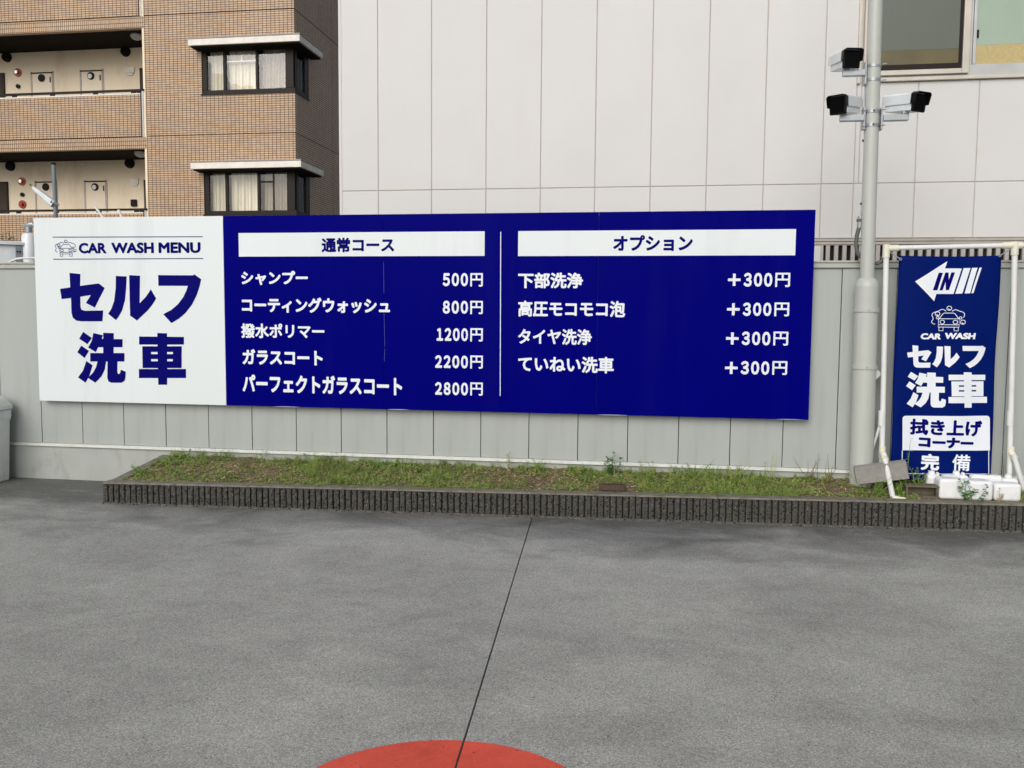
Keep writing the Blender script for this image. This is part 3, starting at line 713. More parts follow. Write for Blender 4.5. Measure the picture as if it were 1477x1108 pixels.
# curled film along the lower edge
cm = MB()
for px0, px1 in ((396, 432), (560, 590), (862, 905), (1120, 1160)):
    a_, b2 = at(px0, 600, SY).x, at(px1, 600, SY).x
    for q in range(10):
        u0, u1 = q/10, (q+1)/10; h0, h1 = math.sin(math.pi*u0)*.0025, math.sin(math.pi*u1)*.0025
        cm.quad((a_+(b2-a_)*u0, SY-.002-h0*.4, sz0-.001), (a_+(b2-a_)*u1, SY-.002-h1*.4, sz0-.001), (a_+(b2-a_)*u1, SY-.0005, sz0+.001+h1), (a_+(b2-a_)*u0, SY-.0005, sz0+.001+h0))
cm.build('peeling_film', M_alu_edge, board, fix=False)

def flat(polys, name, m, parent, Y, step=.00012, thick=.0008):
    "polys: lists of (x,z) in the plane of constant Y, each a hair in front of the last"
    mb = MB()
    for i, p in enumerate(polys): mb.add([(q[0], Y-step*i, q[1]) for q in p], [tuple(range(len(p)))])
    o = mb.build(name, m, parent, fix=False); return o
def px_polys(polys, ox, oy, sc, Y): 
    out = []
    for p in polys:
        q = [at(ox+a_/sc, oy+b2/sc, Y) for a_, b2 in p]; out.append([(v.x, v.z) for v in q])
    return out
SERU = [(222,346),(280,352),(279,415),(378,402),(410,427),(357,531),(310,506),(336,464),(280,473),(281,528),(286,542),(305,548),(402,546),(398,604),(285,604),(258,600),(240,585),(233,560),(230,480),(180,486),(172,431),(226,423)]
RU1 = [(469,362),(527,365),(524,430),(518,490),(503,545),(486,576),(470,598),(428,564),(446,535),(460,495),(468,430)]
RU2 = [(540,358),(598,361),(596,508),(628,475),(645,450),(655,433),(684,483),(664,515),(640,545),(582,600),(545,574)]
FU = [(694,358),(880,359),(888,354),(924,380),(915,420),(900,465),(875,515),(840,560),(805,590),(765,614),(722,566),(765,543),(800,513),(828,475),(845,440),(853,415),(696,415)]
ARAU = [[(295,660),(342,693),(318,726),(274,697)], [(285,733),(326,762),(303,800),(264,769)], [(312,815),(345,838),(330,890),(308,931),(268,903),(295,865)],
        [(350,666),(400,678),(390,712),(362,768),(322,744),(340,710)], [(380,697),(505,699),(505,742),(370,742)], [(402,665),(458,667),(457,795),(402,795)],
        [(333,773),(515,773),(515,818),(333,818)], [(372,815),(417,818),(410,862),(392,898),(360,931),(320,905),(348,878),(364,848)],
        [(425,815),(478,815),(477,875),(483,886),(492,880),(496,862),(522,872),(521,900),(516,920),(500,931),(445,931),(430,924),(424,905)]]
KURUMA = [[(593,685),(832,687),(832,728),(593,728)], [(690,666),(742,668),(743,942),(695,942)], [(610,737),(820,737),(820,767),(610,767)], [(611,779),(819,779),(819,805),(611,805)],
          [(612,817),(820,817),(820,853),(612,853)], [(610,737),(657,737),(657,853),(612,853)], [(773,737),(820,737),(820,853),(773,853)], [(592,858),(843,858),(843,906),(592,906)]]
LY = SY-.0016
flat(px_polys([SERU], 40, 300, 3.693, LY), 'lettering', M_navy, board, LY)
flat(px_polys([RU1, RU2], 40, 300, 3.693, LY), 'lettering', M_navy, board, LY)
flat(px_polys([FU], 40, 300, 3.693, LY), 'lettering', M_navy, board, LY)
flat(px_polys(ARAU, 40, 300, 3.693, LY), 'lettering', M_navy, board, LY)
flat(px_polys(KURUMA, 40, 300, 3.693, LY), 'lettering', M_navy, board, LY)

_cache = {}
def glyphs(text, space=1.0):
    key = (text, space)
    if key in _cache: return _cache[key]
    cu = bpy.data.curves.new('t', 'FONT'); cu.body = text; cu.size = 1; cu.resolution_u = 3; cu.space_character = space
    o = bpy.data.objects.new('t', cu); COL.objects.link(o)
    me = bpy.data.meshes.new_from_object(o)
    vs = [(v.co.x, v.co.y) for v in me.vertices]; fs = [tuple(p.vertices) for p in me.polygons]
    bpy.data.objects.remove(o); bpy.data.meshes.remove(me); bpy.data.curves.remove(cu)
    _cache[key] = (vs, fs); return vs, fs
def wide(t): return ''.join(chr(ord(c)+0xFEE0) if c.isdigit() else c for c in t)
def text(body, px0, px1, py0, py1, Y, m, parent, bold=.03, name='lettering', space=1.0, shear=0, surf=None, boldx=None):
    """lettering stretched to the box px0..px1, py0..py1 of the photograph, on the plane at depth Y"""
    vs, fs = glyphs(wide(body), .56 if body.isdigit() else space)
    pym = (py0+py1)/2; a_ = at(px0, pym, Y); b2 = at(px1, pym, Y); pxm = (px0+px1)/2
    zt, zbm = at(pxm, py0, Y).z, at(pxm, py1, Y).z
    w0, w1 = min(v[0] for v in vs), max(v[0] for v in vs); h0, h1 = min(v[1] for v in vs), max(v[1] for v in vs)
    bz = bold; bxx = bold if boldx is None else boldx
    kx = (b2.x-a_.x)/(w1-w0+2*bxx); kz = (zt-zbm)/(h1-h0+2*bz); kx = kx if kx > 0 else 1
    mb = MB(); offs = [(0, 0)]
    if bold:
        for t in range(12): offs.append((math.cos(t*math.pi/6), math.sin(t*math.pi/6)))
    for i, (ox, oz) in enumerate(offs):
        q = []
        for x, y in vs:
            xx = (x-w0+bxx+ox*bxx)*kx; zz = (y-h0+bz+oz*bz)*kz
            X_, Z_ = a_.x+xx+shear*zz, zbm+zz; yy = Y if surf is None else surf(X_, Z_)
            q.append((X_, yy-.0016-.00009*i, Z_))
        mb.add(q, fs)
    return mb.build(name, m, parent, fix=False)
def rect(px0, py0, px1, py1, Y, m, parent, name, dy=.0010, surf=None):
    a_, b2 = at(px0, py1, Y), at(px1, py0, Y); return MB().box(a_.x, b2.x, Y-dy, Y-.0002, a_.z, b2.z).build(name, m, parent)
T = lambda body, x0, x1, y0, y1, m=M_wlet, ox=330, oy=310, sc=3.602, **k: text(body, ox+x0/sc, ox+x1/sc, oy+y0/sc, oy+y1/sc, SY, m, board, **k)
# header bars
def bar(p0, p1, p2, p3):
    q = [at(*p, SY) for p in (p0, p1, p2, p3)]; x0 = (q[0].x+q[3].x)/2; x1 = (q[1].x+q[2].x)/2; z1 = (q[0].z+q[1].z)/2; z0 = (q[2].z+q[3].z)/2
    MB().box(x0, x1, SY-.0012, SY-.0002, z0, z1).build('header_bar', M_white, board)
bar((344.4, 335.5), (699, 334.6), (699, 370), (344.4, 369.5)); bar((747.4, 334.8), (1147.8, 329.2), (1147.4, 367.3), (747.4, 370.5))
T('通常コース', 482, 860, 118, 195, m=M_navy, bold=.042)
T('シャンプー', 65, 411, 291, 365, bold=.042)
T('コーティングウォッシュ', 68, 838, 430, 510, bold=.042)
T('撥水ポリマー', 65, 497, 565, 642, bold=.034)
T('ガラスコート', 72, 488, 700, 780, bold=.042)
T('パーフェクトガラスコート', 72, 901, 835, 930, bold=.042)
for s_, x0, y0, y1 in (('500', 1112, 302, 371), ('800', 1112, 446, 514), ('1200', 1080, 588, 656), ('2200', 1072, 730, 797), ('2800', 1072, 870, 937)):
    T(s_, x0, 1243, y0, y1, bold=.046); T('円', 1255, 1320, y0+1, y1+2, bold=.02)
O = dict(ox=710, oy=300, sc=3.077)
T('オプション', 537, 890, 120, 192, m=M_navy, bold=.042, **O)
T('下部洗浄', 115, 403, 287, 357, bold=.034, **O)
T('高圧モコモコ泡', 115, 590, 412, 484, bold=.034, **O)
T('タイヤ洗浄', 115, 442, 537, 607, bold=.03, **O)
T('ていねい洗車', 115, 540, 659, 731, bold=.032, **O)
for y0, y1, d in ((288, 350, 0), (420, 480, -4), (549, 610, -8.5), (680, 740, -13)):
    ym = (y0+y1)/2
    T('+', 1046+d, 1102+d, ym-27, ym+27, bold=.012, **O); T('300', 1116+d, 1243+d, y0, y1, bold=.046, **O); T('円', 1256+d, 1322+d, y0, y1+1, bold=.02, **O)
C5 = dict(ox=40, oy=300, sc=3.693)
T('CAR', 272, 419, 186, 243, m=M_navy, bold=.045, **C5); T('WASH', 446, 672, 184, 242, m=M_navy, bold=.045, **C5); T('MENU', 697, 921, 183, 241, m=M_navy, bold=.045, **C5)
def line(p0, p1, wpx, m, nm):
    a_, b2 = at(*p0, SY), at(*p1, SY); hw = wpx*7.3/FPX/2
    d = (b2-a_).normalized(); n_ = Vector((-d.z, 0, d.x))*hw
    MB().add([a_+n_, b2+n_, b2-n_, a_-n_], [(0, 1, 2, 3)]).build(nm, m, board, fix=False).location.y -= .0012
line((76, 342.2), (292.5, 341.6), 1.3, M_navy, 'rule_line'); line((77, 374), (293.3, 373), 1.3, M_navy, 'rule_line')
sc = mat('scratch', srgb(60, 64, 140), .5)
for k_, (a_, b2) in enumerate((((553.2, 378), (553.8, 423)), ((554, 452), (555, 500)), ((555, 503), (554.4, 521)))):
    line(a_, b2, .55, sc, 'scratch')
line((722.3, 334.4), (721.4, 571.2), 1.1, M_wlet, 'divider_line')

def ribbon(mb, pts, wd, Y):
    n_ = len(pts); k = len(mb.v)
    for i in range(n_):
        a_, b2 = Vector(pts[max(i-1, 0)]), Vector(pts[min(i+1, n_-1)]); d = (b2-a_).normalized(); nn = Vector((-d.y, d.x))*wd/2
        mb.v += [(pts[i][0]+nn.x, Y, pts[i][1]+nn.y), (pts[i][0]-nn.x, Y, pts[i][1]-nn.y)]
        if i: mb.f.append((k+2*i-2, k+2*i, k+2*i+1, k+2*i-1))
def arc(cx, cy, r, a0, a1, n=14): return [(cx+r*math.cos(math.radians(a0+(a1-a0)*i/n)), cy+r*math.sin(math.radians(a0+(a1-a0)*i/n))) for i in range(n+1)]
def icon(x0, z0, wd, ht, Y, m, parent, lw):
    "car seen from the front among foam bubbles; unit box 0..100 x 0..84"
    P = []
    P.append([(24, 44), (34, 60), (38, 63), (66, 63), (70, 60), (80, 44)])            # roof
    P.append([(22, 44), (82, 44), (82, 16), (22, 16), (22, 44)])                      # body
    P.append([(22, 24), (82, 24)])
    P += [arc(33, 33, 6.5, 0, 360), arc(71, 33, 6.5, 0, 360)]
    P += [[(24, 16), (24, 4), (36, 4), (36, 16)], [(68, 16), (68, 4), (80, 4), (80, 16)]]
    P += [arc(19, 47, 4, 0, 360, 10), arc(85, 47, 4, 0, 360, 10)]
    P += [arc(52, 79, 7, 0, 360), arc(18, 60, 7, 0, 360), arc(92, 33, 7, 0, 360)]
    P += [arc(53, 78, 3.5, 180, 300, 6), arc(19, 59, 3.5, 180, 300, 6), arc(93, 32, 3.5, 180, 300, 6)]
    P.append(arc(10, 34, 8, 290, 120, 8)+arc(12, 56, 10, 225, 95, 8)+arc(32, 63, 12, 145, 25, 8))
    P.append(arc(70, 63, 11, 150, 55, 8)+arc(85, 57, 11, 85, -50, 8))
    mb = MB()
    for i, p in enumerate(P): ribbon(mb, [(x0+a_*wd/100, z0+b2*ht/86) for a_, b2 in p], lw, Y-.0002*(i % 7))
    return mb.build('car_icon', m, parent, fix=False)
ia, ib = at(40+147/3.693, 300+262/3.693, SY), at(40+258/3.693, 300+171/3.693, SY)
icon(ia.x, ia.z, ib.x-ia.x, ib.z-ia.z, SY-.0014, M_navy, board, .0048)

# ================================================================== CAMERA POLE
PY_ = 7.40
pc = lambda px, py: at(px, py, PY_)
pb, pt = pc(1242, 665), pc(1263, 0)
pxm = 1.6425
zc0 = pc(1249, 401).z
pole = thing('camera_pole', (pxm, PY_, .2), 'tall pale grey steel pole carrying three security cameras right of the menu board', 'pole')
tilt = lambda z: pxm+.02-(z-.2)*.0081
MB().tube([(tilt(.2), PY_, .2), (tilt(zc0-.07), PY_, zc0-.07)], .089, 36).build('lower_casing', M_pole, pole, smooth=True)
z7 = zc0-.07
MB().tube([(tilt(z7), PY_, z7), (tilt(z7), PY_, z7+.02), (tilt(z7), PY_, z7+.045), (tilt(z7), PY_, z7+.062), (tilt(z7), PY_, z7+.07)], [.0892, .0865, .077, .064, .055], 36).build('collar', M_pole, pole, smooth=True)
MB().tube([(tilt(z7), PY_, z7), (tilt(5.4), PY_, 5.4)], .0535, 32).build('shaft', M_pole, pole, smooth=True)
for py in (447, 529):
    z = pc(1248, py).z; MB().tube([(tilt(z), PY_, z-.017), (tilt(z), PY_, z+.017)], .0965, 36).build('band', M_pole, pole, smooth=True)
    MB().cyl((tilt(z), PY_-.096, z), (tilt(z), PY_-.102, z), .006, 8).build('bolt', M_galv, pole)
za, zb_ = pc(1248, 531).z, pc(1248, 455).z
hm = MB(); n_ = 18
for r_, in ((.0925,),):
    for i in range(n_+1):
        a_ = math.radians(-55+110*i/n_); zz0, zz1 = za+.022, zb_-.006
        for rr_, z_ in ((.084, zz0), (r_, zz0), (r_, zz1), (.084, zz1)): hm.v.append((tilt(z_)+rr_*math.sin(a_), PY_-rr_*math.cos(a_), z_))
        if i:
            k_ = (i-1)*4; hm.f += [(k_+j, k_+4+j, k_+5+j, k_+1+j) for j in range(3)]
hm.f += [(0, 1, 2, 3), (n_*4+3, n_*4+2, n_*4+1, n_*4)]
hm.build('hatch', M_pole, pole, smooth=True)
q = pc(1266, 540); MB().prism([(tilt(q.z)+.084, PY_-.02, q.z-.05), (tilt(q.z)+.125, PY_-.02, q.z-.0), (tilt(q.z)+.115, PY_-.02, q.z+.02), (tilt(q.z)+.084, PY_-.02, q.z+.05)], (0, .03, 0)).build('lug', M_pole, pole, bevel=.003)

def cctv(px, py, fwd_deg, side, label, arm_py, arm_px, scale=1.0):
    """px,py: centre of the camera front; side: -1 arm goes left, +1 right"""
    c = at(px, py, PY_-.10)
    scale = 1.03
    zc = at(px, arm_py, PY_).z; ax_ = at(arm_px, arm_py, PY_-.06).x
    root = thing('security_camera', (ax_, PY_-.06, zc), label, 'security camera', 'security cameras on the grey pole')
    # clamp and arm
    xo = tilt(zc)+side*.058
    MB().tube([(tilt(zc), PY_, zc+.045), (tilt(zc), PY_, zc+.065)], .0575, 28).tube([(tilt(zc), PY_, zc-.06), (tilt(zc), PY_, zc-.04)], .0575, 28).build('clamp_band', M_galv, root, smooth=True)
    MB().box(min(xo, xo+side*.014), max(xo, xo+side*.014), PY_-.05, PY_+.03, zc-.085, zc+.085).build('mount_plate', M_galv, root, bevel=.002)
    xa, xb = sorted((xo+side*.014, ax_+side*.022))
    MB().prism([(xa, PY_-.075, zc-.025), (xb, PY_-.075, zc-.025), (xb, PY_-.075, zc+.022), (xa, PY_-.075, zc+.022)], (0, .05, 0)).build('bracket_arm', M_galv, root, bevel=.004)
    MB().prism([(ax_-.024, PY_-.075, zc+.023), (ax_+.024, PY_-.075, zc+.023), (ax_+.015, PY_-.075, zc+.075), (ax_-.015, PY_-.075, zc+.075)], (0, .05, 0)).build('pivot', M_galv, root, bevel=.004)
    for dz in (.06, -.06): MB().cyl((tilt(zc)-side*.055, PY_-.05, zc+dz), (tilt(zc)-side*.085, PY_-.06, zc+dz), .005, 8).build('clamp_bolt', M_galv, root)
    # body in local frame: front at origin facing -Y
    base = Vector((ax_, PY_-.05, zc+.075))
    a_ = math.radians(fwd_deg)
    Mx = Matrix.Translation(c) @ Matrix.Rotation(a_, 4, 'Z') @ Matrix.Rotation(math.radians(7), 4, 'X') @ Matrix.Scale(scale, 4)
    def lb(name, m, fn, bevel=.006):
        mb = MB(); fn(mb); mb.v = [tuple(Mx @ Vector(v)) for v in mb.v]; return mb.build(name, m, root, bevel=bevel)
    W2 = .064
    def house(mb):
        prof = [(-W2, -.062), (W2, -.062), (W2, .045), (W2-.02, .060), (-W2+.02, .060), (-W2, .045)]
        k = [(.9, .26), (1, .20), (1, .004)]
        for s_, yy in k: mb.v += [(x*s_, yy, z*(s_ if z > 0 else s_*.95)) for x, z in prof]
        n_ = 6
        for i in range(2):
            for j in range(n_): mb.f.append((i*n_+j, i*n_+(j+1) % n_, (i+1)*n_+(j+1) % n_, (i+1)*n_+j))
        mb.f.append(tuple(range(n_))); mb.f.append(tuple(range(2*n_, 3*n_))[::-1])
    lb('housing', M_camw, house)
    lb('front_bezel', M_black, lambda mb: mb.box(-W2-.002, W2+.002, -.020, .003, -.066, .062), .012)
    lb('lens_window', M_glass_black, lambda mb: mb.box(-W2+.012, W2-.012, -.0225, -.0205, -.05, .048), .0008)
    def shield(mb):
        prof = [(-W2-.008, -.01), (-W2-.008, .058), (-W2+.008, .072), (W2-.008, .072), (W2+.008, .058), (W2+.008, -.01)]
        prof2 = [(-W2-.005, -.01), (-W2-.005, .056), (-W2+.010, .069), (W2-.010, .069), (W2+.005, .056), (W2+.005, -.01)]
        n_ = 6
        for yy in (.005, .28):
            mb.v += [(x, yy, z) for x, z in prof] + [(x, yy, z) for x, z in prof2]
        for i in range(n_-1):
            mb.f += [(i, i+1, 12+i+1, 12+i), (6+i+1, 6+i, 18+i, 18+i+1), (i+1, i, 6+i, 6+i+1), (12+i, 12+i+1, 18+i+1, 18+i)]
        mb.f += [(0, 12, 18, 6), (5, 11, 23, 17)]
    lb('sunshield', M_camw, shield, 0)
    def hood(mb):
        prof = [(-W2-.010, -.012), (-W2-.010, .060), (-W2+.008, .075), (W2-.008, .075), (W2+.010, .060), (W2+.010, -.012)]
        prof2 = [(-W2-.006, -.012), (-W2-.006, .057), (-W2+.010, .071), (W2-.010, .071), (W2+.006, .057), (W2+.006, -.012)]
        ys = [-.035, -.05, -.055, -.055, -.05, -.035]
        mb.v += [(x, yy, z) for (x, z), yy in zip(prof, ys)] + [(x, yy, z) for (x, z), yy in zip(prof2, ys)]
        mb.v += [(x, .004, z) for x, z in prof] + [(x, .004, z) for x, z in prof2]
        for i in range(5):
            mb.f += [(i, i+1, 12+i+1, 12+i), (6+i+1, 6+i, 18+i, 18+i+1), (i+1, i, 6+i, 6+i+1), (12+i, 12+i+1, 18+i+1, 18+i)]
        mb.f += [(0, 12, 18, 6), (5, 11, 23, 17)]
    lb('hood', M_black, hood, 0)
    under = Mx @ Vector((0, .09, -.062))
    MB().tube([under+Vector((0, 0, .01)), (under+base)/2, base-Vector((0, 0, .006))], [.020, .017, .016], 14).build('swivel', M_galv, root, smooth=True)
    return root
cctv(1227.5, 86, 10, -1, 'upper security camera with black front left of the pole', 108, 1220)
cctv(1209.5, 152.5, -34, -1, 'lower left security camera turned away towards the left', 173, 1216)
cctv(1324, 148.5, 33, 1, 'security camera on the right side of pole with long white housing', 171, 1306)

cond = thing('cable_conduit', (1.53, PY_, 2), 'thin cable and grey flexible conduit running down beside the camera pole', 'conduit')
cy = PY_+.03
q = lambda px, py, Y=cy: at(px, py, Y)
MB().tube([q(1249, 110), q(1247, 140), q(1247, 205), q(1245, 260), q(1243, 300), q(1241, 316)], .006, 8).build('thin_cable', M_galv, cond, smooth=True)
MB().tube([q(1241, 312), q(1239.5, 329)], .019, 14).build('gland', M_galv, cond)
MB().tube([q(1240, 316), q(1239.8, 320)], .024, 8).build('gland_nut', M_cable, cond)
MB().tube([q(1239, 328), q(1236, 340), q(1234.5, 354), q(1237, 365), q(1244, 374), q(1255, 380, cy+.06), q(1266, 380), q(1273, 376), q(1272.5, 370)], .016, 12).build('flexible_hose', M_cable, cond, smooth=True)
for py in (203, 294): p = q(1246 if py < 250 else 1243, py); MB().box(p.x-.012, p.x+.012, cy-.012, cy+.012, p.z-.008, p.z+.008).build('clip', M_cable, cond)

# ================================================================== BANNER STAND
BYp = 7.40
fr = thing('pipe_banner_stand', (2.2, BYp, .25), 'white plastic pipe stand with cream joints holding the blue banner', 'banner stand')
lt, rt_ = at(1278.5, 358, BYp), at(1464, 354, BYp); lb_, rb_ = at(1272, 668, BYp), at(1456.5, 672, BYp)
pr = .0215
MB().tube([lt, lb_+Vector((0, 0, -.06))], pr, 18).build('left_post', M_pvc, fr, smooth=True)
MB().tube([rt_, rb_+Vector((0, 0, -.06))], pr, 18).build('right_post', M_pvc, fr, smooth=True)
MB().tube([lt, rt_], .019, 18).build('top_rail', M_pvc, fr, smooth=True)
MB().tube([rt_+Vector((.03, 0, 0)), rt_+Vector((.9, 0, -.002))], .019, 18).build('top_rail', M_pvc, fr, smooth=True)
for p, s_ in ((lt, 1), (rt_, -1)):
    mb = MB().tube([p+Vector((0, 0, .028)), p+Vector((0, 0, -.075))], .0275, 18).tube([p, p+Vector((s_*.09, 0, 0))], .0255, 18)
    if s_ < 0: mb.tube([p, p+Vector((.05, 0, 0))], .0255, 18)
    mb.build('corner_joint', M_joint, fr, smooth=True, fix=False)
for (jx, jy, fx, fy, bx_, by_) in ((1272.5, 655, 1288, 718, 1261, 668), (1458, 655, 1480, 716, 1445, 668)):
    jt = at(jx, jy-3, BYp)
    ft = gp(fx, fy, .212); bk = Vector((jt.x-.10, BYp+.10, .33))
    MB().tube([jt+Vector((0, 0, .045)), jt+Vector((0, 0, -.05))], .027, 18).tube([jt+Vector((0, -.0, .0)), jt.lerp(ft, .16)+Vector((0, -.045, 0))], .0265, 16).build('tee_joint', M_joint, fr, smooth=True, fix=False)
    MB().tube([jt+Vector((0, -.055, -.01)), ft], .020, 16).build('front_leg', M_pvc, fr, smooth=True)
    MB().tube([jt.lerp(ft, .9), ft+Vector((0, 0, .0)), ft+Vector((.09, -.01, -.004))], [.022, .020, .010], 14).build('foot', M_joint, fr, smooth=True)
    ju = at(jx-1, jy-50, BYp)
    if jx < 1400: MB().tube([ju, bk], .012, 12).build('rear_brace', M_pvc, fr, smooth=True)
    MB().tube([ju+Vector((0, 0, .07)), ju+Vector((0, 0, -.05))], .026, 18).build('brace_joint', M_pvc, fr, smooth=True)

NY = 7.385
bt = [at(1297, 371.5, NY), at(1445.5, 365.5, NY), at(1440.5, 700, NY), at(1291, 700, NY)]
nx0, nx1, nz1, nz0 = (bt[0].x), (bt[1].x), (bt[0].z+bt[1].z)/2, .30
def bsurf(x, z):
    t = (z-nz0)/(nz1-nz0); u = (x-nx0)/(nx1-nx0)
    return NY + .008*math.sin(u*6+t*3) + .007*math.sin(u*11-t*5)*(1-.5*t) + .003*math.sin(u*19+t*14) + .010*(abs(u-.5)*2)**6
ban = thing('hanging_banner', (nx0, NY, nz0), 'blue vinyl banner with a white arrow and car wash lettering hung in pipe stand', 'banner')
mb = MB(); NU, NV = 28, 60
for j in range(NV+1):
    for i in range(NU+1):
        u, t = i/NU, j/NV
        z = nz0+(nz1-nz0)*t; 
        if t > .9: z -= .008*math.sin(math.pi*u)*(t-.9)*10
        x = nx0+(nx1-nx0)*u + (.003*math.sin(t*9) if i in (0, NU) else 0)
        mb.v.append((x, bsurf(x, z), z))
for j in range(NV):
    for i in range(NU):
        A = j*(NU+1)+i; mb.f.append((A, A+1, A+NU+2, A+NU+1))
cl = mb.build('cloth', M_banner, ban, smooth=True, fix=False)
so = cl.modifiers.new('thick', 'SOLIDIFY'); so.thickness = .0012; so.offset = -1

import bmesh
def drape(mb, name, m, lift):
    me = mb.mesh(name, worldloc(ban)); bm = bmesh.new(); bm.from_mesh(me)
    bmesh.ops.triangulate(bm, faces=bm.faces)
    for _ in range(7):
        ed = [e for e in bm.edges if e.calc_length() > .045]
        if not ed: break
        bmesh.ops.subdivide_edges(bm, edges=ed, cuts=1); bmesh.ops.triangulate(bm, faces=bm.faces)
    for v in bm.verts: v.co.y = v.co.y + bsurf(v.co.x+nx0, v.co.z+nz0) - NY - lift
    bm.to_mesh(me); bm.free(); me.materials.append(m)
    return link(name, me, ban)
def bpoly(polys, name, m, lift=.0014, sc=4.618, ox=1290, oy=360, step=.00012):
    mb = MB()
    for k, p in enumerate(polys):
        w_ = [at(ox+a_/sc, oy+b2/sc, NY) for a_, b2 in p]
        mb.add([(v.x, NY-step*k, v.z) for v in w_], [tuple(range(len(w_)))])
    return drape(mb, name, m, lift)
def remap(polys, s, d): return [[(d[0]+(x-s[0])*(d[1]-d[0])/(s[1]-s[0]), d[2]+(y-s[2])*(d[3]-d[2])/(s[3]-s[2])) for x, y in p] for p in polys]
bpoly([[(137,213),(352,78),(336,126),(450,126),(393,296),(277,296),(262,344)], [(463,124),(510,123),(452,293),(405,295)], [(520,122),(556,121),(505,291),(467,293)], [(568,121),(583,120),(528,290),(513,291)]], 'arrow', M_wlet)
bpoly([[(293,155),(322,155),(284,272),(253,272)], [(338,154),(362,154),(320,272),(298,272)], [(378,153),(403,153),(363,270),(340,270)], [(338,153.5),(360,153.5),(364,270.5),(342,270.5)]], 'lettering', M_navy, lift=.0026)
i0, i1 = at(1290+238/4.618, 360+548/4.618, NY), at(1290+478/4.618, 360+378/4.618, NY)
_io = icon(i0.x, i0.z, i1.x-i0.x, i1.z-i0.z, NY, M_wlet, ban, .0048)
for v in _io.data.vertices: v.co.y += bsurf(v.co.x+nx0, v.co.z+nz0)-NY-.0022
def BT(body, x0, x1, y0, y1, m=M_wlet, ox=1290, oy=360, sc=4.618, **k):
    o = text(body, ox+x0/sc, ox+x1/sc, oy+y0/sc, oy+y1/sc, NY, m, ban, **k)
    for v in o.data.vertices: v.co.y += bsurf(v.co.x+nx0, v.co.z+nz0)-NY-k.get('lift', 0)
    return o
BT('CAR', 172, 307, 558, 599, bold=.06, shear=.12); BT('WASH', 330, 536, 555, 597, bold=.06, shear=.12)
bpoly(remap([SERU], (172,410,346,604), (85,247,638,787)), 'lettering', M_wlet)
bpoly(remap([RU1, RU2], (428,684,358,600), (253,432,643,785)), 'lettering', M_wlet)
bpoly(remap([FU], (694,924,354,614), (452,611,640,790)), 'lettering', M_wlet)
bpoly(remap(ARAU, (264,522,660,931), (80,340,815,1052)), 'lettering', M_wlet)
bpoly(remap(KURUMA, (592,843,666,942), (357,619,817,1053)), 'lettering', M_wlet)
B2 = dict(ox=1220, oy=580, sc=5.747)
bx = []
for cx, cy, a0 in ((1172, 140, -90), (1172, 402, None), (472, 402, None), (497, 140, 180)):
    if a0 is None: bx.append((1197 if cx == 1172 else 472, 402))
    else: bx += [(cx+25*math.cos(math.radians(a0+90*i/5)), cy+25*math.sin(math.radians(a0+90*i/5))) for i in range(6)]
bpoly([bx], 'white_box', M_wlet, lift=.0012, **B2)
bpoly([[(468,403),(474,403),(472,596),(466,596)], [(1184,403),(1190,403),(1188,596),(1182,596)], [(466,592),(1188,592),(1188,597),(466,597)]], 'box_outline', M_wlet, lift=.0012, **B2)
for args in (('拭き上げ', 535, 1132, 145, 280, .045), ('コーナー', 605, 1058, 292, 382, .075)):
    o = BT(*args[:5], m=M_navy, bold=args[5], **B2)
    for v in o.data.vertices: v.co.y -= .0012
BT('完', 625, 772, 430, 566, bold=.04, **B2); BT('備', 880, 1030, 434, 570, bold=.016, **B2)
for px, py, tx, ty in ((1299, 374, 1281, 362), (1442, 369, 1461, 357)):
    c = at(px, py, NY-.004); e = at(tx, ty, BYp)
    mb = MB(); mb.tube([c+Vector((.009*math.cos(t*math.pi/8), 0, .009*math.sin(t*math.pi/8))) for t in range(17)], .003, 6, cap=False)
    mb.build('eyelet', M_galv, ban, fix=False)
    MB().tube([c, e], .0045, 6).build('tie_cord', M_galv, ban)

# ================================================================== THINGS ON THE BED
def solid(name, pts_front, depth, m, root, bevel=.004): return MB().prism(pts_front, depth).build(name, m, root, bevel=bevel)
Yb = 7.265
cs = [at(1232, 675, Yb), at(1307, 665.5, Yb), at(1312, 691, Yb-.07), at(1236.5, 699, Yb-.07)]
o = MB().prism(cs, (0, .045, .01)).build('concrete_slab', M_conc, None, bevel=.004)
tag(o, 'flat grey concrete slab leaning tilted at the foot of the pipe stand', 'concrete slab')
# concrete trough
tx0, tx1 = at(1306, 715, 7.13).x, at(1355, 715, 7.13).x; tz0 = .205; tz1 = at(1330, 701, 7.13).z
tr = thing('concrete_trough', (tx0, 7.13, tz0), 'small weathered grey concrete trough left of the white jugs with weeds behind', 'trough')
MB().box(tx0, tx1, 7.13, 7.25, tz1-.014, tz1).build('rim', M_conc2, tr, bevel=.004)
MB().box(tx0+.006, tx1-.006, 7.133, 7.25, tz0, tz0+.022).build('bottom_ledge', M_conc2, tr, bevel=.004)
for a_, b2 in ((tx0+.004, tx0+.022), (tx1-.022, tx1-.004)): MB().box(a_, b2, 7.134, 7.25, tz0+.0225, tz1-.0145).build('end_wall', M_conc2, tr, bevel=.003)
MB().box(tx0+.0225, tx1-.0225, 7.195, 7.245, tz0+.0225, tz1-.0145).build('recessed_wall', M_conc2, tr)
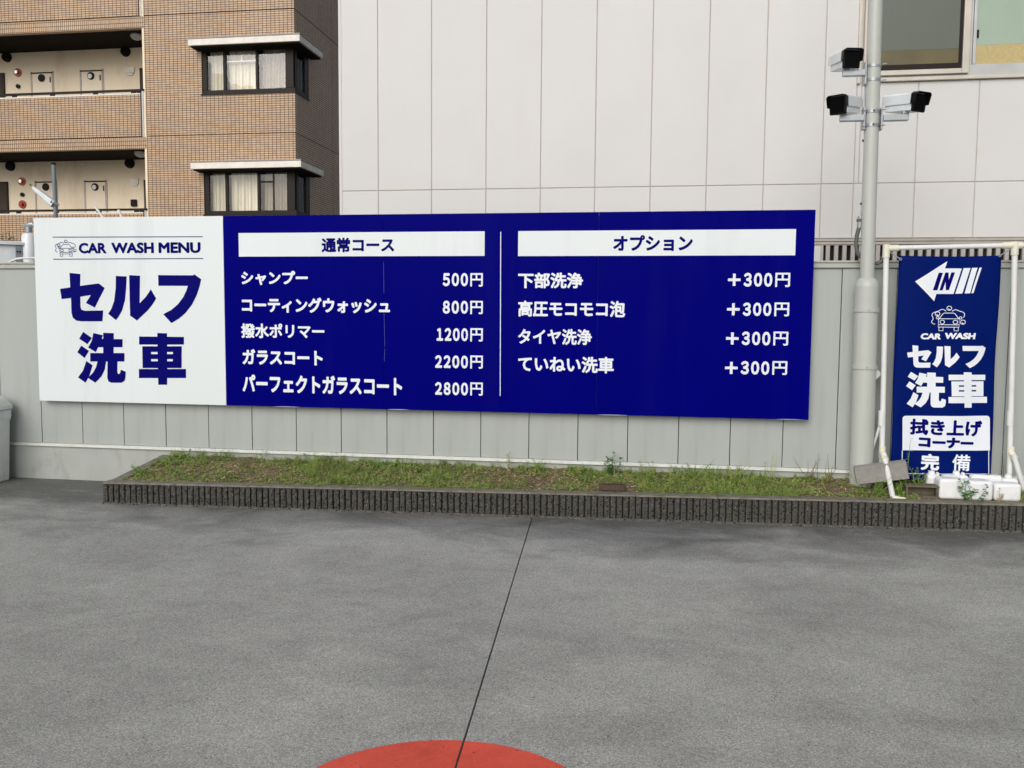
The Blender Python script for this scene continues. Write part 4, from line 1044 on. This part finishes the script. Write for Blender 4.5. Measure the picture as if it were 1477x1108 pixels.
# brown ribbed brick
b0, b1 = gp(864, 708, .205), gp(902, 709.5, .205)
br = thing('ribbed_brick', b0, 'dark brown ribbed brick lying on the kerb edge among weeds', 'brick')
bl = (b1-b0).length; br.rotation_euler.z = rang; br.rotation_euler.x = math.radians(-6); br.location.z = .212
MB().box(0, bl, 0, .085, -.004, .044).build('brick_body', M_brick, br, bevel=.004, local=True)
me = MB().box(0, .0055, -.003, .082, .0445, .049).mesh('ridge'); me.materials.append(M_brick)
for k in range(15): link('ridge', me, br, (.006+k*(bl-.012)/15, 0, 0))
# jugs
def jug(px0, px1, yf, dep, h, label, cap=True, seam=True, tilt_=0.0, z0=.208, flat_top=False, scr=False, capx=.5, handle=True):
    x0, x1 = at(px0, 705, yf).x, at(px1, 705, yf).x; w_ = x1-x0
    r = thing('white_jug', ((x0+x1)/2, yf+dep/2, z0), label, 'jug', 'empty white jugs by the banner stand')
    r.rotation_euler.z = math.radians(tilt_)
    o = MB().box(-w_/2, w_/2, -dep/2, dep/2, 0, h).build('jug_body', M_jug, r, bevel=min(.024, h*.2), seg=4, local=True, smooth=True)
    if seam:
        MB().tube([(.004, -dep/2-.0008, .015), (.004, -dep/2-.0008, h-.024), (.004, -dep/2+.02, h-.001)], .0016, 6).build('mould_seam', M_jug, r, local=True)
    if cap:
        cx = (capx-.5)*w_
        MB().tube([(cx, dep*.22, h-.002), (cx, dep*.22, h+.012)], .026, 18).tube([(cx, dep*.22, h+.012), (cx, dep*.22, h+.026)], .024, 18).build('screw_cap', M_jug, r, smooth=True, local=True, fix=False)
    if handle:
        MB().tube([(w_*.3, -dep*.3, h-.006), (w_*.3, -dep*.22, h+.014), (w_*.3, dep*.15, h+.014), (w_*.3, dep*.22, h-.006)], .008, 8).build('handle', M_jug, r, smooth=True, local=True)
    if scr:
        mb = MB(); rr = random.Random(3)
        for k in range(9):
            x_ = -.03+.06*rr.random(); y_ = -.02+.05*rr.random(); p = [(x_+rr.uniform(-.02, .02), y_+rr.uniform(-.015, .015)) for q in range(4)]
            ribbon_pts = p; n_ = len(p)
            for i in range(n_-1):
                a_, b2 = Vector(p[i]), Vector(p[i+1]); d = (b2-a_).normalized(); nn = Vector((-d.y, d.x))*.0012
                mb.quad((a_.x+nn.x, a_.y+nn.y, h+.0006), (b2.x+nn.x, b2.y+nn.y, h+.0006), (b2.x-nn.x, b2.y-nn.y, h+.0006), (a_.x-nn.x, a_.y-nn.y, h+.0006))
        mb.build('scribble', M_jugred, r, local=True, fix=False)
    return r
jug(1355, 1393.5, 7.125, .15, .158, 'front white jug beside the concrete trough, its plain square face to the kerb', cap=False, handle=False)
jug(1395, 1433.5, 7.115, .15, .152, 'middle white jug of the front row with a leafy weed against its face', cap=False, seam=False, handle=False)
jug(1435, 1474.5, 7.125, .14, .136, 'rightmost front white jug with a vertical mould seam down its face', cap=False, handle=False)
jug(1478, 1512, 7.15, .15, .13, 'white jug half cut off at the right edge of the row', cap=False, handle=False) if False else None
jug(1336, 1358, 7.285, .085, .155, 'narrow white capped jug at the left end of the back row', capx=.45, seam=False)
jug(1360, 1398, 7.290, .085, .160, 'white capped jug in the back row under the banner character on the right', capx=.58, seam=False)
jug(1401, 1446, 7.288, .088, .170, 'wide white jug in the back row with faded scribbles on its top', cap=False, seam=False, scr=True, handle=False)
jug(1446, 1470, 7.280, .085, .150, 'small white jug with a round cap at the right end of the back row', capx=.5, seam=False, handle=False)

# weeds one can tell apart
weed(883, 700, 656, 7.42, 'upright dark green leafy weed standing above the others behind the brown brick', n=6, ll=.05, lw=.022, spread=.06, leaves=8)
weed(1402, 715, 693, 7.10, 'broad leaved weed growing in front of the middle white jug', n=6, ll=.045, lw=.026, spread=.08, leaves=6, zfix=.205, m=M_weedd)
weed(1325, 700, 676, 7.27, 'bushy bright green weed sprouting behind the concrete trough', n=10, ll=.045, lw=.012, spread=.09, leaves=9, m=M_weed)
weed(1306, 690, 634, 7.30, 'tall thin weed stalk rising in front of the banner edge', n=2, ll=.03, lw=.010, spread=.02, leaves=12, m=M_weed)
weed(268, 665, 648, 7.45, 'leafy weed at the left back corner of the bed by the fence', n=7, ll=.035, lw=.014, spread=.09, leaves=7, m=M_weed)
weed(317, 668, 651, 7.44, 'small two stemmed weed against the fence under the white panel edge', n=3, ll=.03, lw=.013, spread=.03, leaves=5, m=M_weed)
weed(452, 672, 654, 7.45, 'leafy weed clump against the fence below the shampoo prices', n=7, ll=.035, lw=.014, spread=.10, leaves=7, m=M_weed)
weed(560, 674, 660, 7.44, 'low wide weed clump by the fence left of the divider line', n=8, ll=.03, lw=.013, spread=.16, leaves=6, m=M_weed)
weed(772, 682, 661, 7.45, 'round weed clump by the fence right of the divider line', n=8, ll=.032, lw=.013, spread=.11, leaves=6, m=M_weed)
weed(935, 688, 664, 7.44, 'yellowish weed clump by the fence right of the dark leafy weed', n=7, ll=.03, lw=.013, spread=.10, leaves=7, m=M_weed2)
weed(1060, 692, 668, 7.42, 'wide ragged yellowish weed clump under the lower right of the board', n=9, ll=.028, lw=.012, spread=.16, leaves=7, m=M_weed2)
weed(377, 668, 650, 7.45, 'small leafy weed against the fence below the left price column', n=4, ll=.03, lw=.013, spread=.05, leaves=6, m=M_weed)
weed(733, 676, 654, 7.46, 'spiky pale weed against the fence below the divider line', n=3, ll=.05, lw=.010, spread=.03, leaves=5, m=M_weed2)
weed(1000, 690, 663, 7.40, 'pale green bushy weed clump behind the kerb below the option list', n=10, ll=.03, lw=.011, spread=.16, leaves=8, m=M_weed)
weed(1112, 690, 655, 7.42, 'slim pale weed with tall stem near the right end of the board', n=4, ll=.028, lw=.010, spread=.08, leaves=8, m=M_weed2)
weed(1172, 690, 656, 7.42, 'dry brown branching weed left of the camera pole', n=6, ll=.014, lw=.005, spread=.14, leaves=7, m=M_stem)
weed(1192, 690, 655, 7.44, 'thin dry seed stalks close beside the camera pole', n=5, ll=.012, lw=.005, spread=.10, leaves=7, m=M_stem)
weed(1448, 690, 648, 7.47, 'thin dry weed stalk behind the right post of the pipe stand', n=2, ll=.014, lw=.006, spread=.03, leaves=10, m=M_stem, zfix=.25)
weed(1262, 700, 684, 7.16, 'green weed clump in front of the leaning concrete slab', n=9, ll=.03, lw=.010, spread=.16, leaves=7, m=M_weed)
weed(1298, 710, 692, 7.15, 'green weeds between the front leg and the concrete trough', n=9, ll=.03, lw=.010, spread=.08, leaves=7, m=M_weed)
weed(1440, 718, 705, 7.10, 'small reddish dry weed between the two front jugs on the right', n=3, ll=.025, lw=.012, spread=.03, leaves=5, m=M_straw, zfix=.205)
weed(205, 690, 672, 6.95, 'low bright green weed mound at the left corner of the planter', n=12, ll=.03, lw=.012, spread=.10, leaves=7, m=M_weed)
weed(240, 680, 660, 7.22, 'bright green weed mound along the left side kerb', n=12, ll=.03, lw=.012, spread=.16, leaves=7, m=M_weed)

# ================================================================== BIN
bxx = -5.995
bn = thing('waste_bin', (bxx-.24, 7.22, 0), 'pale grey lidded waste bin against the fence at the left edge', 'bin')
zr = .70
def ring(s_, z, x0=bxx-.46, x1=bxx, y0=7.0, y1=7.45):
    cx, cy = (x0+x1)/2, (y0+y1)/2; hx, hy = (x1-x0)/2*s_, (y1-y0)/2*s_
    return [(cx+px_*1, cy+py_, z) for px_, py_ in rounded_rect(-hx, hx, -hy, hy, .05)]
def loft(rings, capb=True, capt=True):
    mb = MB(); n_ = len(rings[0])
    for r_ in rings: mb.v += r_
    for i in range(len(rings)-1):
        for j in range(n_): mb.f.append((i*n_+j, i*n_+(j+1) % n_, (i+1)*n_+(j+1) % n_, (i+1)*n_+j))
    if capb: mb.f.append(tuple(range(n_))[::-1])
    if capt: mb.f.append(tuple(range((len(rings)-1)*n_, len(rings)*n_)))
    return mb
loft([ring(1.0, .004), ring(1.0, .02), ring(1.08, zr-.06)]).build('bin_body', M_bin, bn, smooth=True)
bag = []
rr = random.Random(5)
for z, s_ in ((zr-.125, 1.085), (zr-.09, 1.115), (zr-.05, 1.105), (zr-.03, 1.12)):
    r_ = ring(s_, z); bag.append([(x+rr.uniform(-.006, .006), y+rr.uniform(-.006, .006), z_+rr.uniform(-.02, .01)*(1 if s_ < 1.1 else .3)) for x, y, z_ in r_])
loft(bag, False, False).build('bin_bag', M_bag, bn, smooth=True)
loft([ring(1.13, zr-.028), ring(1.15, zr-.024), ring(1.15, zr+.012), ring(1.11, zr+.016)]).build('lid_rim', M_bin, bn, smooth=True)
loft([ring(1.10, zr+.017), ring(1.07, zr+.045), ring(.95, zr+.085), ring(.75, zr+.115), ring(.45, zr+.13), ring(.1, zr+.133)]).build('lid', M_bin, bn, smooth=True)

# ================================================================== BEHIND THE FENCE, LEFT
TY = 9.2
tc_ = at(12, 350, TY); ttop = at(20, 350, TY-.6).z
tk = thing('round_tank', (tc_.x, TY, 0), 'white round tank with bolted strap plates standing behind the fence top left', 'tank')
MB().tube([(tc_.x, TY, 0), (tc_.x, TY, ttop-.02)], .72, 64).build('tank_wall', M_camw, tk, smooth=True)
MB().tube([(tc_.x, TY, ttop-.018), (tc_.x, TY, ttop+.008), (tc_.x, TY, ttop+.02), (tc_.x, TY, ttop+.05)], [.755, .755, .72, .3], 64).build('tank_lid', M_camw, tk, smooth=True)
for px in (30.2, 36.5):
    p = at(px, 362, TY-.72); a_ = math.atan2(p.x-tc_.x, -(p.y-TY)); 
    d = Vector((math.sin(a_), -math.cos(a_), 0)); sdv = Vector((math.cos(a_), math.sin(a_), 0)); c = Vector((tc_.x, TY, 0))+d*.722
    MB().prism([c-sdv*.018+Vector((0,0,1.6)), c+sdv*.018+Vector((0,0,1.6)), c+sdv*.018+Vector((0,0,ttop-.02)), c-sdv*.018+Vector((0,0,ttop-.02))], d*.012).build('strap_plate', M_galv, tk, bevel=.002)
    for z in (ttop-.09, ttop-.24): MB().cyl(c+d*.012+Vector((0,0,z)), c+d*.022+Vector((0,0,z)), .009, 8).build('bolt', M_brown, tk)
can = thing('white_canister', at(42, 347, 8.8), 'small white canister with grey valve head poking up behind the board corner', 'canister')
p = at(43, 349, 8.8)
MB().tube([(p.x, 8.8, 1.9), (p.x, 8.8, p.z+.055), (p.x, 8.8, p.z+.085), (p.x, 8.8, p.z+.10)], [.08, .08, .068, .03], 28).build('canister_body', M_camw, can, smooth=True)
MB().tube([(p.x-.055, 8.79, p.z+.15), (p.x-.035, 8.79, p.z+.175), (p.x+.06, 8.79, p.z+.185), (p.x+.08, 8.79, p.z+.16)], [.022, .032, .034, .02], 16).tube([(p.x, 8.79, p.z+.098), (p.x, 8.79, p.z+.16)], .035, 14).build('valve_head', M_galv, can, smooth=True, fix=False)
wp = MB().tube([at(-40, 381, 7.66), at(0, 380.5, 7.66), at(11, 379.5, 7.66), at(24, 373.5, 7.66), at(34, 372.3, 7.66), at(90, 372, 7.66)], .011, 12).build('water_pipe', M_pvc, None, smooth=True)
tag(wp, 'bent white pipe running just above the fence top at the left', 'pipe')
LYY = 8.3
lp0, lp1 = at(77.4, 238, LYY), at(80.5, 314, LYY)
lp = thing('lamp_pole', (lp1.x, LYY, 0), 'thin grey post with a white tilted lamp rising behind the white board', 'lamp post')
bot = lp0.lerp(lp1, 1); bot.z = 0; bot.x = lp1.x+.02
MB().tube([bot, lp1, lp0], .0205, 16).build('post', mat('grey_post_paint', srgb(120, 130, 138), .4), lp, smooth=True)
MB().cyl(lp0, lp0+Vector((0, 0, .02)), .022, 16).build('post_cap', M_black, lp)
l0, l1 = at(45, 268.5, LYY-.05), at(76, 293, LYY-.05); dd = (l1-l0); nn = Vector((dd.z, 0, -dd.x)).normalized()
if nn.z < 0: nn = -nn
MB().prism([l0, l0+dd*.12+nn*.013, l1+nn*.022, l1-nn*.036, l0+dd*.1-nn*.018], (0, .07, 0)).build('lamp_head', M_camw, lp, bevel=.004)
MB().prism([l0+dd*.04-nn*.014, l1-nn*.038, l1-nn*.047, l0+dd*.08-nn*.024], (0, .065, 0)).build('lamp_glass', M_alu, lp)
MB().tube([l1-dd*.1, l1+Vector((.012, .03, .0)), l1+Vector((.03, .05, -.02))], .016, 10).build('lamp_bracket', M_galv, lp)
MB().tube([l0+nn*.004, l0-dd*.08+nn*.006], .006, 8).build('lamp_tip', M_brown, lp)
for k, ((x0, y0, x1, y1), lab) in enumerate((((136.5, 297, 150, 316), 'left of two slanting white rods poking above the white board'), ((170.6, 303, 177, 316), 'right shorter one of two white rods poking above the white board'))):
    a_, b2 = at(x0, y0, 7.9), at(x1, y1, 7.9); e = a_+(b2-a_)*(a_.z/(a_.z-b2.z)); e = a_+(b2-a_)*4; 
    o = MB().tube([a_, e, Vector((e.x+.05, e.y, 0))], .0125, 12).build('white_rod', M_pvc, None, smooth=True)
    tag(o, lab, 'rod', 'white rods behind the board')
pw = at(11, 345, 10.3)
root = thing('garden_shrub', (pw.x, 10.3, 0), 'sparse olive shrub top showing over the tank at the far left', 'shrub')
sm, lf = MB(), MB()
for i in range(8):
    top = at(11+random.uniform(-9, 9), 345-random.uniform(2, 12), 10.3); b0_ = Vector((pw.x, 10.3, 0)); sm.tube([b0_, Vector((top.x, 10.3+random.uniform(-.1, .1), 1.8)), top], [.006, .004, .002], 5)
    for k in range(14): leaf(lf, top-Vector((random.uniform(-.04, .04), random.uniform(-.03, .03), random.uniform(-.01, .12))), rnd_dir(.3), .035, .014)
sm.build('stem', M_stem, root); lf.build('foliage', mat('olive_leaf', srgb(105, 105, 62), .6, isl=.3), root, fix=False)
